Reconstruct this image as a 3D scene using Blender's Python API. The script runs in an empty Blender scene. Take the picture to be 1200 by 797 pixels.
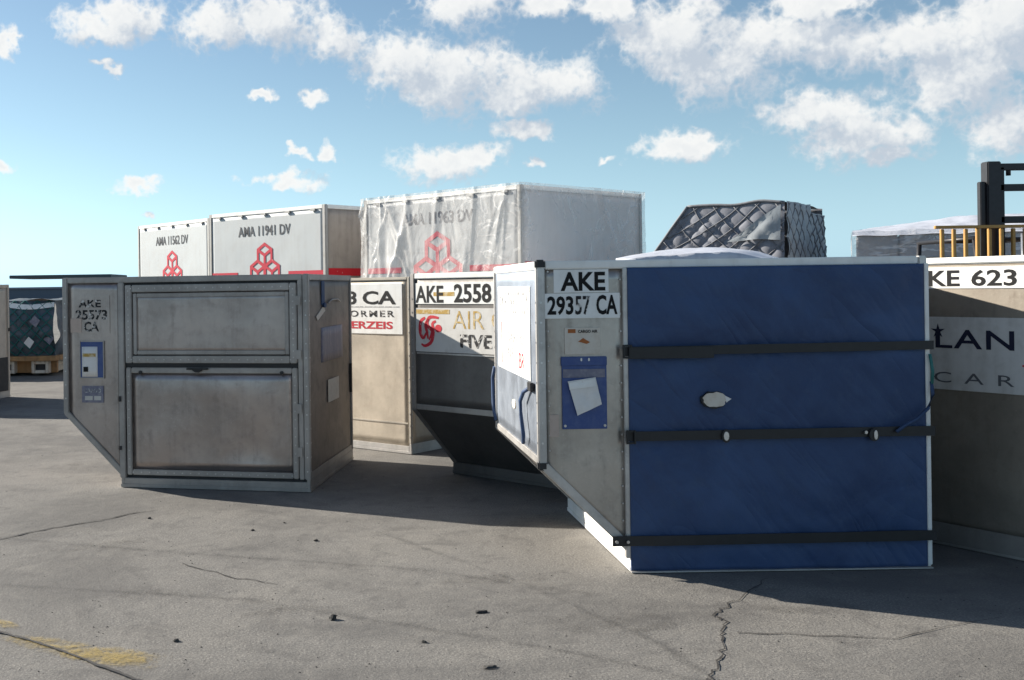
import bpy, bmesh, math, random
from mathutils import Vector, Matrix, noise as mn
random.seed(11)
R = math.radians
S = bpy.context.scene
C = S.collection

# ------------------------------------------------------------------ camera
cam_d = bpy.data.cameras.new('camera')
cam = bpy.data.objects.new('camera', cam_d); C.objects.link(cam)
cam_d.sensor_width = 36.0
cam_d.lens = 36.0 * 1254.1 / 1200.0
cam_d.shift_x = 200.0 / 1200.0
cam_d.shift_y = -60.7 / 1200.0
cam_d.clip_start = 0.05; cam_d.clip_end = 20000
cam.location = (0, 0, 1.505)
cam.matrix_world = Matrix.Translation((0, 0, 1.505)) @ Matrix.Rotation(R(90), 4, 'X') @ Matrix.Rotation(-0.014, 4, 'Z')
S.camera = cam

# ------------------------------------------------------------------ light
SUN_EL = R(25.0); SUN_A = R(27.5)                # light runs to the right and a little towards the camera
to_sun = Vector((-math.cos(SUN_A) * math.cos(SUN_EL), math.sin(SUN_A) * math.cos(SUN_EL), math.sin(SUN_EL)))
sd = bpy.data.lights.new('sun', 'SUN'); sun = bpy.data.objects.new('sun', sd); C.objects.link(sun)
sd.energy = 5.0; sd.angle = R(0.5); sd.color = (1.0, 0.93, 0.82)
sun.rotation_euler = (-to_sun).to_track_quat('-Z', 'Y').to_euler()
sun.location = (-20, 15, 20)
S.view_settings.view_transform = 'Standard'; S.view_settings.look = 'None'
S.view_settings.gamma = 1.0; S.view_settings.exposure = 1.15

# ------------------------------------------------------------------ world: daylight sky with fair-weather cumulus
CLOUDS = [(-12.4, 13.56, 2.4, 0.89), (-11.08, 14.2, 1.98, 1.17), (-6.4, 13.79, 2.26, 1.27), (-3.45, 14.16, 2.73, 1.92), (-0.5, 13.28, 1.83, 1.19), (3.37, 11.99, 2.19, 1.64), (6.08, 11.25, 3.39, 1.91), (10.1, 10.44, 3.32, 1.53), (6.58, 14.56, 2.71, 1.18), (11.04, 14.58, 1.76, 0.63), (14.08, 14.25, 2.15, 0.8), (17.86, 12.5, 2.9, 2.17), (19.89, 10.89, 3.03, 1.8), (22.68, 11.86, 3.11, 1.48), (25.15, 11.21, 2.25, 1.24), (24.24, 13.29, 2.66, 0.75), (24.17, 8.28, 2.85, 1.17), (26.03, 7.32, 2.58, 1.48), (28.61, 11.22, 2.11, 1.2), (30.32, 9.29, 2.72, 1.97), (31.69, 11.58, 2.98, 1.94), (31.97, 7.2, 1.97, 1.55), (27.12, 6.11, 1.45, 0.57), (5.78, 6.52, 3.17, 0.91), (7.37, 6.79, 1.8, 0.73), (9.97, 8.12, 1.77, 0.49), (17.58, 6.95, 2.08, 0.78), (-3.11, 5.85, 1.64, 0.41), (-0.58, 7.31, 0.55, 0.59), (-2.32, 7.29, 0.64, 0.27), (-4.05, 10.33, 0.82, 0.32), (-1.46, 10.09, 0.82, 0.41), (-10.63, 5.42, 1.15, 0.36), (14.28, 6.54, 0.77, 0.22), (10.35, 6.47, 0.57, 0.36), (-17.36, 12.58, 0.5, 0.78), (-17.35, 6.57, 0.54, 0.39), (-11.99, 11.53, 0.87, 0.22), (-10.12, 4.08, 0.62, 0.18)]

def mnode(nt, op, a, b=None, c=None):
    n = nt.nodes.new('ShaderNodeMath'); n.operation = op
    for i, v in enumerate((a, b, c)):
        if v is None: continue
        if isinstance(v, (int, float)): n.inputs[i].default_value = v
        else: nt.links.new(v, n.inputs[i])
    return n.outputs[0]
def vnode(nt, op, a, b=None, scale=None):
    n = nt.nodes.new('ShaderNodeVectorMath'); n.operation = op
    for i, v in enumerate((a, b)):
        if v is None: continue
        if isinstance(v, (tuple, Vector)): n.inputs[i].default_value = v
        else: nt.links.new(v, n.inputs[i])
    if scale is not None: n.inputs['Scale'].default_value = scale
    return n.outputs['Value'] if op in ('LENGTH', 'DOT_PRODUCT') else n.outputs[0]
def smooth(nt, v, a, b, lo=0.0, hi=1.0):
    n = nt.nodes.new('ShaderNodeMapRange'); n.interpolation_type = 'SMOOTHSTEP'
    nt.links.new(v, n.inputs[0]); n.inputs[1].default_value = a; n.inputs[2].default_value = b
    n.inputs[3].default_value = lo; n.inputs[4].default_value = hi
    return n.outputs[0]
def mixc(nt, f, a, b, mode='MIX'):
    n = nt.nodes.new('ShaderNodeMix'); n.data_type = 'RGBA'; n.blend_type = mode
    for i, v in ((0, f), (6, a), (7, b)):
        if isinstance(v, (int, float)): n.inputs[i].default_value = v
        elif isinstance(v, tuple): n.inputs[i].default_value = (*v, 1.0) if len(v) == 3 else v
        else: nt.links.new(v, n.inputs[i])
    return n.outputs[2]

def cloud_group():
    g = bpy.data.node_groups.new('cloud_density', 'ShaderNodeTree')
    g.interface.new_socket('Angles', in_out='INPUT', socket_type='NodeSocketVector')
    g.interface.new_socket('Direction', in_out='INPUT', socket_type='NodeSocketVector')
    g.interface.new_socket('Density', in_out='OUTPUT', socket_type='NodeSocketFloat')
    gi = g.nodes.new('NodeGroupInput'); go = g.nodes.new('NodeGroupOutput')
    p = gi.outputs[0]; d = gi.outputs[1]
    nw = g.nodes.new('ShaderNodeTexNoise'); nw.inputs['Scale'].default_value = 0.8; nw.inputs['Detail'].default_value = 4
    g.links.new(d, nw.inputs['Vector'])
    wv = vnode(g, 'MULTIPLY', vnode(g, 'SUBTRACT', nw.outputs['Color'], (0.5, 0.5, 0.5)), (3.2, 2.0, 0))
    p = vnode(g, 'ADD', p, wv)
    best = None
    for (a, e, ra, re) in CLOUDS:
        q = vnode(g, 'MULTIPLY', vnode(g, 'SUBTRACT', p, (a, e, 0)), (0.86 / ra, 0.86 / re, 0))
        m = mnode(g, 'SUBTRACT', 1.0, vnode(g, 'LENGTH', q))
        best = m if best is None else mnode(g, 'MAXIMUM', best, m)
    n1 = g.nodes.new('ShaderNodeTexNoise'); n1.inputs['Scale'].default_value = 0.42; n1.inputs['Detail'].default_value = 6; n1.inputs['Roughness'].default_value = 0.5
    g.links.new(d, n1.inputs['Vector'])
    n2 = g.nodes.new('ShaderNodeTexNoise'); n2.inputs['Scale'].default_value = 0.075; n2.inputs['Detail'].default_value = 4
    g.links.new(d, n2.inputs['Vector'])
    sp = g.nodes.new('ShaderNodeSeparateXYZ'); g.links.new(p, sp.inputs[0])
    daz = mnode(g, 'ABSOLUTE', mnode(g, 'SUBTRACT', sp.outputs[0], 8.0))
    w = mnode(g, 'MAXIMUM', smooth(g, daz, 27, 34), smooth(g, sp.outputs[1], 16, 20))
    far = mnode(g, 'MULTIPLY', mnode(g, 'SUBTRACT', n2.outputs[0], 0.58), 4.0)
    far = mnode(g, 'ADD', far, mnode(g, 'MULTIPLY', mnode(g, 'SUBTRACT', w, 1.0), 10.0))
    best = mnode(g, 'MAXIMUM', best, far)
    best = mnode(g, 'MAXIMUM', best, -0.6)
    n3 = g.nodes.new('ShaderNodeTexNoise'); n3.inputs['Scale'].default_value = 1.5; n3.inputs['Detail'].default_value = 4; n3.inputs['Roughness'].default_value = 0.5
    g.links.new(d, n3.inputs['Vector'])
    bil = mnode(g, 'MULTIPLY', mnode(g, 'ABSOLUTE', mnode(g, 'SUBTRACT', n3.outputs[0], 0.5)), -1.7)
    best = mnode(g, 'ADD', best, mnode(g, 'ADD', bil, 0.16))
    dens = mnode(g, 'ADD', best, mnode(g, 'MULTIPLY', mnode(g, 'SUBTRACT', n1.outputs[0], 0.5), 1.45))
    g.links.new(dens, go.inputs[0])
    return g

W = bpy.data.worlds.new('World'); S.world = W; W.use_nodes = True
nt = W.node_tree; nt.nodes.clear()
out = nt.nodes.new('ShaderNodeOutputWorld'); bg = nt.nodes.new('ShaderNodeBackground')
sky = nt.nodes.new('ShaderNodeTexSky'); sky.sky_type = 'NISHITA'; sky.sun_disc = False
sky.sun_elevation = SUN_EL; sky.sun_rotation = math.atan2(to_sun.x, to_sun.y)
sky.air_density = 1.0; sky.dust_density = 0.35; sky.ozone_density = 2.2
tc = nt.nodes.new('ShaderNodeTexCoord'); d0 = tc.outputs['Generated']
sp = nt.nodes.new('ShaderNodeSeparateXYZ'); nt.links.new(d0, sp.inputs[0])
az = mnode(nt, 'MULTIPLY', mnode(nt, 'ARCTAN2', sp.outputs[0], sp.outputs[1]), 57.2958)
el = mnode(nt, 'MULTIPLY', mnode(nt, 'ARCSINE', sp.outputs[2]), 57.2958)
cb = nt.nodes.new('ShaderNodeCombineXYZ'); nt.links.new(az, cb.inputs[0]); nt.links.new(el, cb.inputs[1])
dd = vnode(nt, 'SCALE', d0, scale=57.2958)
G = cloud_group()
def dens(off):
    n = nt.nodes.new('ShaderNodeGroup'); n.node_tree = G
    nt.links.new(vnode(nt, 'ADD', cb.outputs[0], (off[0], off[1], 0)), n.inputs[0])
    nt.links.new(vnode(nt, 'ADD', dd, (off[0], 0, off[1])), n.inputs[1])
    return n.outputs[0]
da = dens((0, 0)); db = dens((-0.9, 1.25))
alpha = mnode(nt, 'MULTIPLY', smooth(nt, da, -0.08, 0.66), 0.96)
lit = smooth(nt, mnode(nt, 'SUBTRACT', da, db), -0.55, 0.85)
thick = smooth(nt, da, 0.25, 1.3)
lit = mnode(nt, 'SUBTRACT', lit, mnode(nt, 'MULTIPLY', thick, 0.28))
ccol = mixc(nt, lit, (5.0, 5.6, 6.35), (8.9, 8.9, 8.7))
# above-horizon only
alpha = mnode(nt, 'MULTIPLY', alpha, smooth(nt, el, 1.0, 3.0))
# the air near the horizon is pale and bright all round
bw = nt.nodes.new('ShaderNodeRGBToBW'); nt.links.new(sky.outputs[0], bw.inputs[0])
tint = vnode(nt, 'MULTIPLY', (0.59, 1.0, 1.27), (1, 1, 1))
tv = nt.nodes.new('ShaderNodeVectorMath'); tv.operation = 'SCALE'; nt.links.new(tint, tv.inputs[0]); nt.links.new(bw.outputs[0], tv.inputs['Scale'])
hz = mnode(nt, 'EXPONENT', mnode(nt, 'MULTIPLY', mnode(nt, 'MAXIMUM', el, 0.0), -1 / 14.0))
skc = mixc(nt, mnode(nt, 'MULTIPLY', hz, 0.85), sky.outputs[0], tv.outputs[0])
gain = mnode(nt, 'ADD', 1.0, mnode(nt, 'MULTIPLY', mnode(nt, 'EXPONENT', mnode(nt, 'MULTIPLY', mnode(nt, 'MAXIMUM', el, 0.0), -1 / 24.0)), 0.37))
sv = nt.nodes.new('ShaderNodeVectorMath'); sv.operation = 'SCALE'; nt.links.new(skc, sv.inputs[0]); nt.links.new(gain, sv.inputs['Scale'])
col = mixc(nt, alpha, sv.outputs[0], ccol)
nt.links.new(col, bg.inputs[0]); bg.inputs[1].default_value = 0.05
nt.links.new(bg.outputs[0], out.inputs[0])

# ------------------------------------------------------------------ materials
def principled(name):
    m = bpy.data.materials.new(name); m.use_nodes = True
    b = m.node_tree.nodes['Principled BSDF']
    return m, m.node_tree, b
def tex_noise(t, vec, scale, detail=5, rough=0.55, dist=0.0):
    n = t.nodes.new('ShaderNodeTexNoise'); n.inputs['Scale'].default_value = scale
    n.inputs['Detail'].default_value = detail; n.inputs['Roughness'].default_value = rough; n.inputs['Distortion'].default_value = dist
    t.links.new(vec, n.inputs['Vector']); return n.outputs[0]
def coord(t, sc=None, which='Object'):
    c = t.nodes.new('ShaderNodeTexCoord').outputs[which]
    if sc:
        c = vnode(t, 'MULTIPLY', c, sc)
    return c
def bump(t, b, h, strength=0.3, dist=0.01):
    n = t.nodes.new('ShaderNodeBump'); n.inputs['Strength'].default_value = strength; n.inputs['Distance'].default_value = dist
    t.links.new(h, n.inputs['Height']); t.links.new(n.outputs[0], b.inputs['Normal'])
def ramp(t, v, a, b, ca, cb_):
    return mixc(t, smooth(t, v, a, b), ca, cb_)

def metal(name, base, rough=0.42, metallic=0.75, grime=(0.16, 0.14, 0.115), gamt=0.5, bmp=0.12, streak=True):
    m, t, b = principled(name)
    c = coord(t)
    n1 = tex_noise(t, c, 2.2, 6, 0.6); n2 = tex_noise(t, c, 9, 6, 0.65, 0.4)
    n3 = tex_noise(t, coord(t, (26, 26, 1.6)), 1.0, 5, 0.6)
    dark = tuple(x * 0.72 for x in base)
    col = ramp(t, n1, 0.32, 0.68, dark, base)
    g = mnode(t, 'MULTIPLY', smooth(t, mnode(t, 'ADD', mnode(t, 'MULTIPLY', n2, 0.65), mnode(t, 'MULTIPLY', n3, 0.35)), 0.46, 0.72), gamt)
    col = mixc(t, g, col, grime)
    # fine scratches and speckle
    n4 = tex_noise(t, c, 70, 3, 0.7)
    col = mixc(t, mnode(t, 'MULTIPLY', smooth(t, n4, 0.58, 0.75), 0.22), col, tuple(min(1, x * 1.4) for x in base))
    t.links.new(col, b.inputs['Base Color'])
    t.links.new(mnode(t, 'SUBTRACT', metallic, mnode(t, 'MULTIPLY', g, 0.6)), b.inputs['Metallic'])
    t.links.new(mnode(t, 'ADD', rough - 0.08, mnode(t, 'MULTIPLY', n2, 0.2)), b.inputs['Roughness'])
    bump(t, b, mnode(t, 'ADD', n1, mnode(t, 'MULTIPLY', n4, 0.05)), bmp, 0.03)
    return m
def paint(name, base, dirt=(0.2, 0.17, 0.13), amt=0.35, rough=0.5, scale=6, bmp=0.05):
    m, t, b = principled(name)
    c = coord(t)
    n1 = tex_noise(t, c, scale, 7, 0.65, 0.3); n2 = tex_noise(t, coord(t, (14, 14, 1.2)), 1, 5)
    f = mnode(t, 'MULTIPLY', smooth(t, mnode(t, 'ADD', mnode(t, 'MULTIPLY', n1, 0.6), mnode(t, 'MULTIPLY', n2, 0.4)), 0.42, 0.72), amt)
    t.links.new(mixc(t, f, base, dirt), b.inputs['Base Color'])
    t.links.new(mnode(t, 'ADD', rough - 0.1, mnode(t, 'MULTIPLY', n1, 0.2)), b.inputs['Roughness'])
    if bmp: bump(t, b, n1, bmp, 0.01)
    return m
def print_mat(name, ink, worn=None, lo=0.6, hi=0.66, scale=30, alpha=False):
    m, t, b = principled(name); b.inputs['Roughness'].default_value = 0.7; b.inputs['Specular IOR Level'].default_value = 0.25
    if worn:
        n = tex_noise(t, coord(t), scale, 5, 0.7)
        t.links.new(mixc(t, smooth(t, n, lo, hi), ink, worn), b.inputs['Base Color'])
    else: b.inputs['Base Color'].default_value = (*ink, 1)
    return m
def plain(name, col, rough=0.5, met=0.0):
    m, t, b = principled(name)
    n = tex_noise(t, coord(t), 18, 4)
    t.links.new(ramp(t, n, 0.3, 0.7, tuple(x * 0.8 for x in col), tuple(min(1, x * 1.12) for x in col)), b.inputs['Base Color'])
    b.inputs['Roughness'].default_value = rough; b.inputs['Metallic'].default_value = met
    return m

M = {}
M['alu'] = metal('aluminium_sheet', (0.50, 0.46, 0.42), 0.36, 0.88)
M['alu_dark'] = metal('weathered_aluminium', (0.46, 0.405, 0.38), 0.32, 0.92, (0.15, 0.125, 0.105), gamt=0.45)
M['alu_mirror'] = metal('bright_worn_aluminium', (0.44, 0.49, 0.57), 0.42, 0.92, (0.17, 0.18, 0.2), gamt=0.4)
M['alu_side'] = metal('shade_dark_side_aluminium', (0.24, 0.21, 0.19), 0.5, 0.8, (0.07, 0.06, 0.055), gamt=0.6)  # grimy sheet, colour darkened for the shade it mirrors on A's right side
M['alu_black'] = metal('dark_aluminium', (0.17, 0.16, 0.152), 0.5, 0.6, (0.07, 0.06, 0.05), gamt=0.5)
M['alu_brown'] = metal('brown_stained_aluminium', (0.36, 0.32, 0.27), 0.55, 0.75, (0.12, 0.085, 0.06), gamt=0.5)
M['alu_tan'] = metal('dusty_aluminium', (0.46, 0.42, 0.36), 0.6, 0.25, gamt=0.35)
M['frame'] = metal('frame_extrusion', (0.58, 0.56, 0.54), 0.42, 0.7, gamt=0.35, bmp=0.03)
M['frame_dark'] = metal('weathered_frame', (0.40, 0.375, 0.355), 0.44, 0.65, gamt=0.45, bmp=0.03)
M['white_metal'] = paint('white_painted_metal', (0.72, 0.72, 0.70), amt=0.3)
M['pale_rail'] = paint('pale_rail', (0.80, 0.79, 0.76), amt=0.25, rough=0.4)
M['placard'] = paint('placard_white', (0.78, 0.78, 0.76), (0.45, 0.42, 0.37), 0.4, 0.45, 9)
M['placard_dirty'] = paint('placard_grey', (0.56, 0.55, 0.53), (0.28, 0.26, 0.23), 0.5, 0.5, 9)
M['black_print'] = print_mat('black_print', (0.008, 0.008, 0.009), (0.4, 0.39, 0.37), 0.68, 0.76, 34)
M['black_worn'] = print_mat('worn_black_print', (0.02, 0.02, 0.022), (0.6, 0.58, 0.55), 0.52, 0.6, 26)
M['grey_print'] = print_mat('grey_print', (0.22, 0.22, 0.23), (0.6, 0.6, 0.58), 0.5, 0.6, 40)
M['code_print'] = print_mat('code_print', (0.06, 0.065, 0.075), (0.5, 0.5, 0.5), 0.62, 0.72, 9)
M['dim_print'] = print_mat('dim_print', (0.10, 0.10, 0.11), (0.3, 0.3, 0.3), 0.62, 0.74, 30)
M['red_print'] = print_mat('red_print', (0.50, 0.03, 0.045), (0.6, 0.5, 0.47), 0.58, 0.68, 30)
M['red_logo'] = print_mat('red_logo', (0.45, 0.02, 0.045), (0.55, 0.2, 0.2), 0.62, 0.7, 8)
M['red_bright'] = print_mat('red_band', (0.62, 0.02, 0.03), (0.6, 0.3, 0.28), 0.64, 0.72, 8)
M['gold_print'] = print_mat('faded_gold_print', (0.42, 0.27, 0.07), (0.55, 0.45, 0.28), 0.45, 0.6, 22)
M['navy_print'] = print_mat('navy_print', (0.012, 0.014, 0.035))
M['black'] = plain('black_rubber', (0.012, 0.012, 0.014), 0.5)
M['dark'] = plain('dark_void', (0.03, 0.03, 0.032), 0.7)
M['steel'] = plain('bright_steel', (0.6, 0.6, 0.6), 0.3, 0.9)
M['blue_rope'] = plain('blue_cord', (0.025, 0.055, 0.13), 0.7)
M['paper'] = paint('paper', (0.70, 0.68, 0.66), (0.5, 0.47, 0.43), 0.4, 0.8, 14)
M['sticker'] = paint('old_sticker', (0.60, 0.55, 0.48), (0.4, 0.3, 0.2), 0.5, 0.7, 25)
M['pink_sticker'] = paint('peeling_sticker', (0.48, 0.38, 0.32), (0.3, 0.24, 0.2), 0.6, 0.7, 25)
M['orange_ink'] = print_mat('orange_print', (0.35, 0.12, 0.04))
M['blue_pouch'] = paint('blue_pouch', (0.025, 0.06, 0.21), (0.12, 0.16, 0.28), 0.5, 0.35, 14)
M['lilac'] = paint('lilac_label', (0.14, 0.14, 0.20), (0.34, 0.32, 0.33), 0.7, 0.5, 22)
M['tan_face'] = metal('tan_container_sheet', (0.50, 0.44, 0.36), 0.5, 0.45, (0.25, 0.2, 0.15), gamt=0.35)
M['beige'] = paint('beige_sheet', (0.52, 0.44, 0.36), amt=0.4)
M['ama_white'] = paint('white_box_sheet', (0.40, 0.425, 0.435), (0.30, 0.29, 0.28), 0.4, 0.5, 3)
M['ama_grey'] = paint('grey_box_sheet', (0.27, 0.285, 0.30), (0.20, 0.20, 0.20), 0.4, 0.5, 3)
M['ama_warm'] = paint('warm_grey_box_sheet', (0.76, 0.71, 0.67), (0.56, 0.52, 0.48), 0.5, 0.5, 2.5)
M['ama_side'] = paint('brown_box_sheet', (0.40, 0.34, 0.29), (0.16, 0.14, 0.12), 0.6, 0.5, 2.5)
M['ama_frame'] = paint('box_frame', (0.40, 0.39, 0.37), amt=0.5)
M['wood'] = paint('skid_timber', (0.38, 0.21, 0.09), (0.10, 0.06, 0.035), 0.7, 0.8, 6)
M['skid_end'] = paint('skid_block_end', (0.62, 0.55, 0.46), (0.30, 0.17, 0.08), 0.7, 0.7, 12)
M['orange_steel'] = paint('ochre_painted_steel', (0.46, 0.25, 0.06), (0.16, 0.09, 0.04), 0.5, 0.5, 9)
M['mast'] = plain('black_mast_steel', (0.018, 0.018, 0.022), 0.45, 0.2)
M['tyre'] = plain('tyre_rubber', (0.02, 0.02, 0.02), 0.85)
M['lift_paint'] = paint('lift_truck_paint', (0.50, 0.24, 0.03), amt=0.4)
M['canopy'] = plain('canopy_steel', (0.05, 0.07, 0.08), 0.6)
M['stone'] = plain('dark_stone', (0.05, 0.047, 0.043), 0.9)
M['scrap'] = plain('black_scrap', (0.015, 0.014, 0.013), 0.7)

def mat_curtain():
    m, t, b = principled('blue_curtain_fabric')
    c = coord(t)
    n1 = tex_noise(t, c, 1.6, 6, 0.6, 0.6); n2 = tex_noise(t, c, 12, 6, 0.7)
    w = tex_noise(t, coord(t, (1, 1, 1)), 260, 2)
    col = ramp(t, n1, 0.36, 0.64, (0.0155, 0.041, 0.116), (0.027, 0.064, 0.162))
    col = mixc(t, mnode(t, 'MULTIPLY', smooth(t, n2, 0.48, 0.72), 0.4), col, (0.035, 0.068, 0.14))
    t.links.new(col, b.inputs['Base Color'])
    b.inputs['Roughness'].default_value = 0.62
    b.inputs['Sheen Weight'].default_value = 0.1
    mp = t.nodes.new('ShaderNodeMapping'); mp.inputs['Rotation'].default_value = (0, R(-52), 0)
    t.links.new(c, mp.inputs[0])
    cr = tex_noise(t, vnode(t, 'MULTIPLY', mp.outputs[0], (0.55, 1, 2.6)), 1.5, 3, 0.5, 0.4)
    crm = mnode(t, 'POWER', mnode(t, 'ABSOLUTE', mnode(t, 'SUBTRACT', cr, 0.5)), 0.8)
    h = mnode(t, 'ADD', mnode(t, 'ADD', mnode(t, 'MULTIPLY', n2, 0.12), mnode(t, 'MULTIPLY', w, 0.03)), mnode(t, 'ADD', mnode(t, 'MULTIPLY', crm, 2.2), mnode(t, 'MULTIPLY', n1, 0.8)))
    bump(t, b, h, 0.38, 0.05)
    return m
M['curtain'] = mat_curtain()
def mat_film(name, base=0.16, amt=0.75, scale=3.0, tint=(0.86, 0.87, 0.88), stretch=(1.0, 1.0, 0.45)):
    m, t, b = principled(name)
    c = coord(t, stretch)
    n1 = tex_noise(t, c, scale, 5, 0.55, 0.7); n3 = tex_noise(t, coord(t), scale * 2.6, 4, 0.55, 1.2)
    def ridge(n, k): return mnode(t, 'SUBTRACT', 1.0, mnode(t, 'MULTIPLY', mnode(t, 'ABSOLUTE', mnode(t, 'SUBTRACT', n, 0.5)), k))
    n2 = tex_noise(t, coord(t), scale * 0.55, 3)
    r = mnode(t, 'MULTIPLY', smooth(t, ridge(n1, 11.0), 0.45, 1.0), smooth(t, n2, 0.46, 0.60))
    r3 = mnode(t, 'MULTIPLY', smooth(t, ridge(n3, 12.0), 0.5, 1.0), smooth(t, n2, 0.52, 0.40, 0.0, 0.8))
    f = mnode(t, 'ADD', base, mnode(t, 'MULTIPLY', mnode(t, 'MAXIMUM', r, r3), amt))  # whiter streaks painted along the creases in place of the film's highlights
    b.inputs['Base Color'].default_value = (*tint, 1); b.inputs['Roughness'].default_value = 0.2
    bump(t, b, mnode(t, 'ADD', n1, mnode(t, 'MULTIPLY', n3, 0.4)), 0.8, 0.08)
    tr = t.nodes.new('ShaderNodeBsdfTransparent'); mx = t.nodes.new('ShaderNodeMixShader')
    t.links.new(f, mx.inputs[0]); t.links.new(tr.outputs[0], mx.inputs[1]); t.links.new(b.outputs[0], mx.inputs[2])
    t.links.new(mx.outputs[0], t.nodes['Material Output'].inputs[0])
    return m
M['film'] = mat_film('clear_plastic_film', 0.25, 0.34, 1.0, (0.84, 0.82, 0.80), (1.0, 1.0, 0.3))
M['film_white'] = mat_film('milky_plastic_film', 0.36, 0.5, 2.4, (0.7, 0.71, 0.73), (0.5, 0.5, 1.6))
M['tarp'] = paint('pale_plastic_tarp', (0.55, 0.57, 0.63), (0.36, 0.37, 0.41), 0.6, 0.35, 4, 0.5)
M['carton'] = paint('wrapped_carton', (0.36, 0.34, 0.34), (0.14, 0.13, 0.13), 0.6, 0.6, 3)
M['net_cover'] = paint('dark_grey_cover', (0.235, 0.245, 0.28), (0.12, 0.12, 0.14), 0.7, 0.8, 4, 0.2)
M['net_cover_pale'] = paint('pale_grey_cover', (0.36, 0.39, 0.41), (0.16, 0.17, 0.19), 0.6, 0.8, 4, 0.2)
M['net_strand'] = paint('net_webbing', (0.16, 0.165, 0.18), (0.34, 0.34, 0.36), 0.4, 0.8, 12)
M['teal_cover'] = paint('teal_netting_cover', (0.060, 0.090, 0.115), (0.14, 0.14, 0.16), 0.9, 0.7, 7, 0.5)
M['teal_net'] = paint('teal_net', (0.02, 0.13, 0.125), (0.05, 0.12, 0.13), 0.4, 0.8, 8)

def mat_ground():
    m, t, b = principled('worn_apron_concrete')
    c = coord(t)
    big = tex_noise(t, c, 0.22, 5, 0.6, 0.5); mid = tex_noise(t, c, 1.3, 6, 0.62, 0.6); fine = tex_noise(t, c, 16, 5, 0.7)
    grit = tex_noise(t, c, 95, 3, 0.75)
    v = t.nodes.new('ShaderNodeTexVoronoi'); v.inputs['Scale'].default_value = 70; t.links.new(c, v.inputs['Vector'])
    col = ramp(t, big, 0.3, 0.7, (0.138, 0.132, 0.124), (0.178, 0.171, 0.160))
    col = mixc(t, mnode(t, 'MULTIPLY', smooth(t, mid, 0.42, 0.72), 0.55), col, (0.206, 0.194, 0.174))
    # old oily and tyre-rubbed stains
    st = tex_noise(t, coord(t, (0.55, 1.5, 1)), 0.8, 7, 0.7, 1.2)
    col = mixc(t, mnode(t, 'MULTIPLY', smooth(t, st, 0.56, 0.74), 0.55), col, (0.105, 0.098, 0.092))
    st2 = tex_noise(t, coord(t, (1.1, 3.2, 1)), 1.3, 6, 0.72, 2.0)
    col = mixc(t, mnode(t, 'MULTIPLY', smooth(t, st2, 0.60, 0.72), 0.45), col, (0.115, 0.108, 0.100))
    col = mixc(t, mnode(t, 'MULTIPLY', smooth(t, fine, 0.45, 0.72), 0.42), col, (0.13, 0.125, 0.118))
    col = mixc(t, mnode(t, 'MULTIPLY', smooth(t, grit, 0.50, 0.66), 0.6), col, (0.33, 0.315, 0.285))
    col = mixc(t, mnode(t, 'MULTIPLY', smooth(t, grit, 0.50, 0.34), 0.6), col, (0.085, 0.08, 0.076))
    vs = smooth(t, v.outputs['Distance'], 0.0, 0.22, 1.0, 0.0)
    hue = t.nodes.new('ShaderNodeSeparateColor'); t.links.new(v.outputs['Color'], hue.inputs[0])
    col = mixc(t, mnode(t, 'MULTIPLY', mnode(t, 'MULTIPLY', vs, smooth(t, hue.outputs[0], 0.72, 0.8)), 0.6), col, (0.07, 0.066, 0.062))
    # old worn patches, darker bitumen showing through
    pt = tex_noise(t, coord(t, (0.9, 1.0, 1)), 0.55, 8, 0.66, 0.9)
    col = mixc(t, mnode(t, 'MULTIPLY', smooth(t, pt, 0.44, 0.62), 0.62), col, (0.098, 0.094, 0.090))
    p2 = tex_noise(t, c, 4.2, 7, 0.7, 0.6)
    col = mixc(t, mnode(t, 'MULTIPLY', smooth(t, p2, 0.50, 0.68), 0.55), col, (0.090, 0.086, 0.083))
    col = mixc(t, mnode(t, 'MULTIPLY', smooth(t, p2, 0.46, 0.30), 0.35), col, (0.235, 0.222, 0.20))
    t.links.new(col, b.inputs['Base Color']); b.inputs['Roughness'].default_value = 0.86
    b.inputs['Specular IOR Level'].default_value = 0.25
    h = mnode(t, 'ADD', mnode(t, 'MULTIPLY', grit, 0.5), mnode(t, 'ADD', mnode(t, 'MULTIPLY', fine, 0.8), mnode(t, 'MULTIPLY', mid, 2.2)))
    bump(t, b, h, 0.55, 0.012)
    return m
M['ground'] = mat_ground()
def mat_worn_paint(name, col, lo, hi, sc):
    m, t, b = principled(name)
    c = coord(t)
    n = mnode(t, 'ADD', mnode(t, 'MULTIPLY', tex_noise(t, c, sc, 6, 0.7, 0.8), 0.6), mnode(t, 'MULTIPLY', tex_noise(t, c, 60, 4, 0.75), 0.4))
    at = t.nodes.new('ShaderNodeAttribute'); at.attribute_name = 'edge'
    f = smooth(t, mnode(t, 'ADD', n, mnode(t, 'MULTIPLY', at.outputs['Fac'], 0.35)), lo, hi)
    b.inputs['Base Color'].default_value = (*col, 1); b.inputs['Roughness'].default_value = 0.75
    tr = t.nodes.new('ShaderNodeBsdfTransparent'); mx = t.nodes.new('ShaderNodeMixShader')
    t.links.new(f, mx.inputs[0]); t.links.new(tr.outputs[0], mx.inputs[1]); t.links.new(b.outputs[0], mx.inputs[2])
    t.links.new(mx.outputs[0], t.nodes['Material Output'].inputs[0])
    return m
M['yellow_paint'] = mat_worn_paint('worn_yellow_paint', (0.36, 0.27, 0.095), 0.70, 1.05, 7)
M['crack'] = mat_worn_paint('crack_dirt', (0.035, 0.032, 0.03), 0.55, 0.70, 9)
M['stain'] = mat_worn_paint('oil_stain', (0.10, 0.093, 0.086), 0.72, 1.25, 6)
M['tyre_mark'] = mat_worn_paint('tyre_rubbing', (0.085, 0.082, 0.08), 0.66, 1.35, 5)
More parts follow.
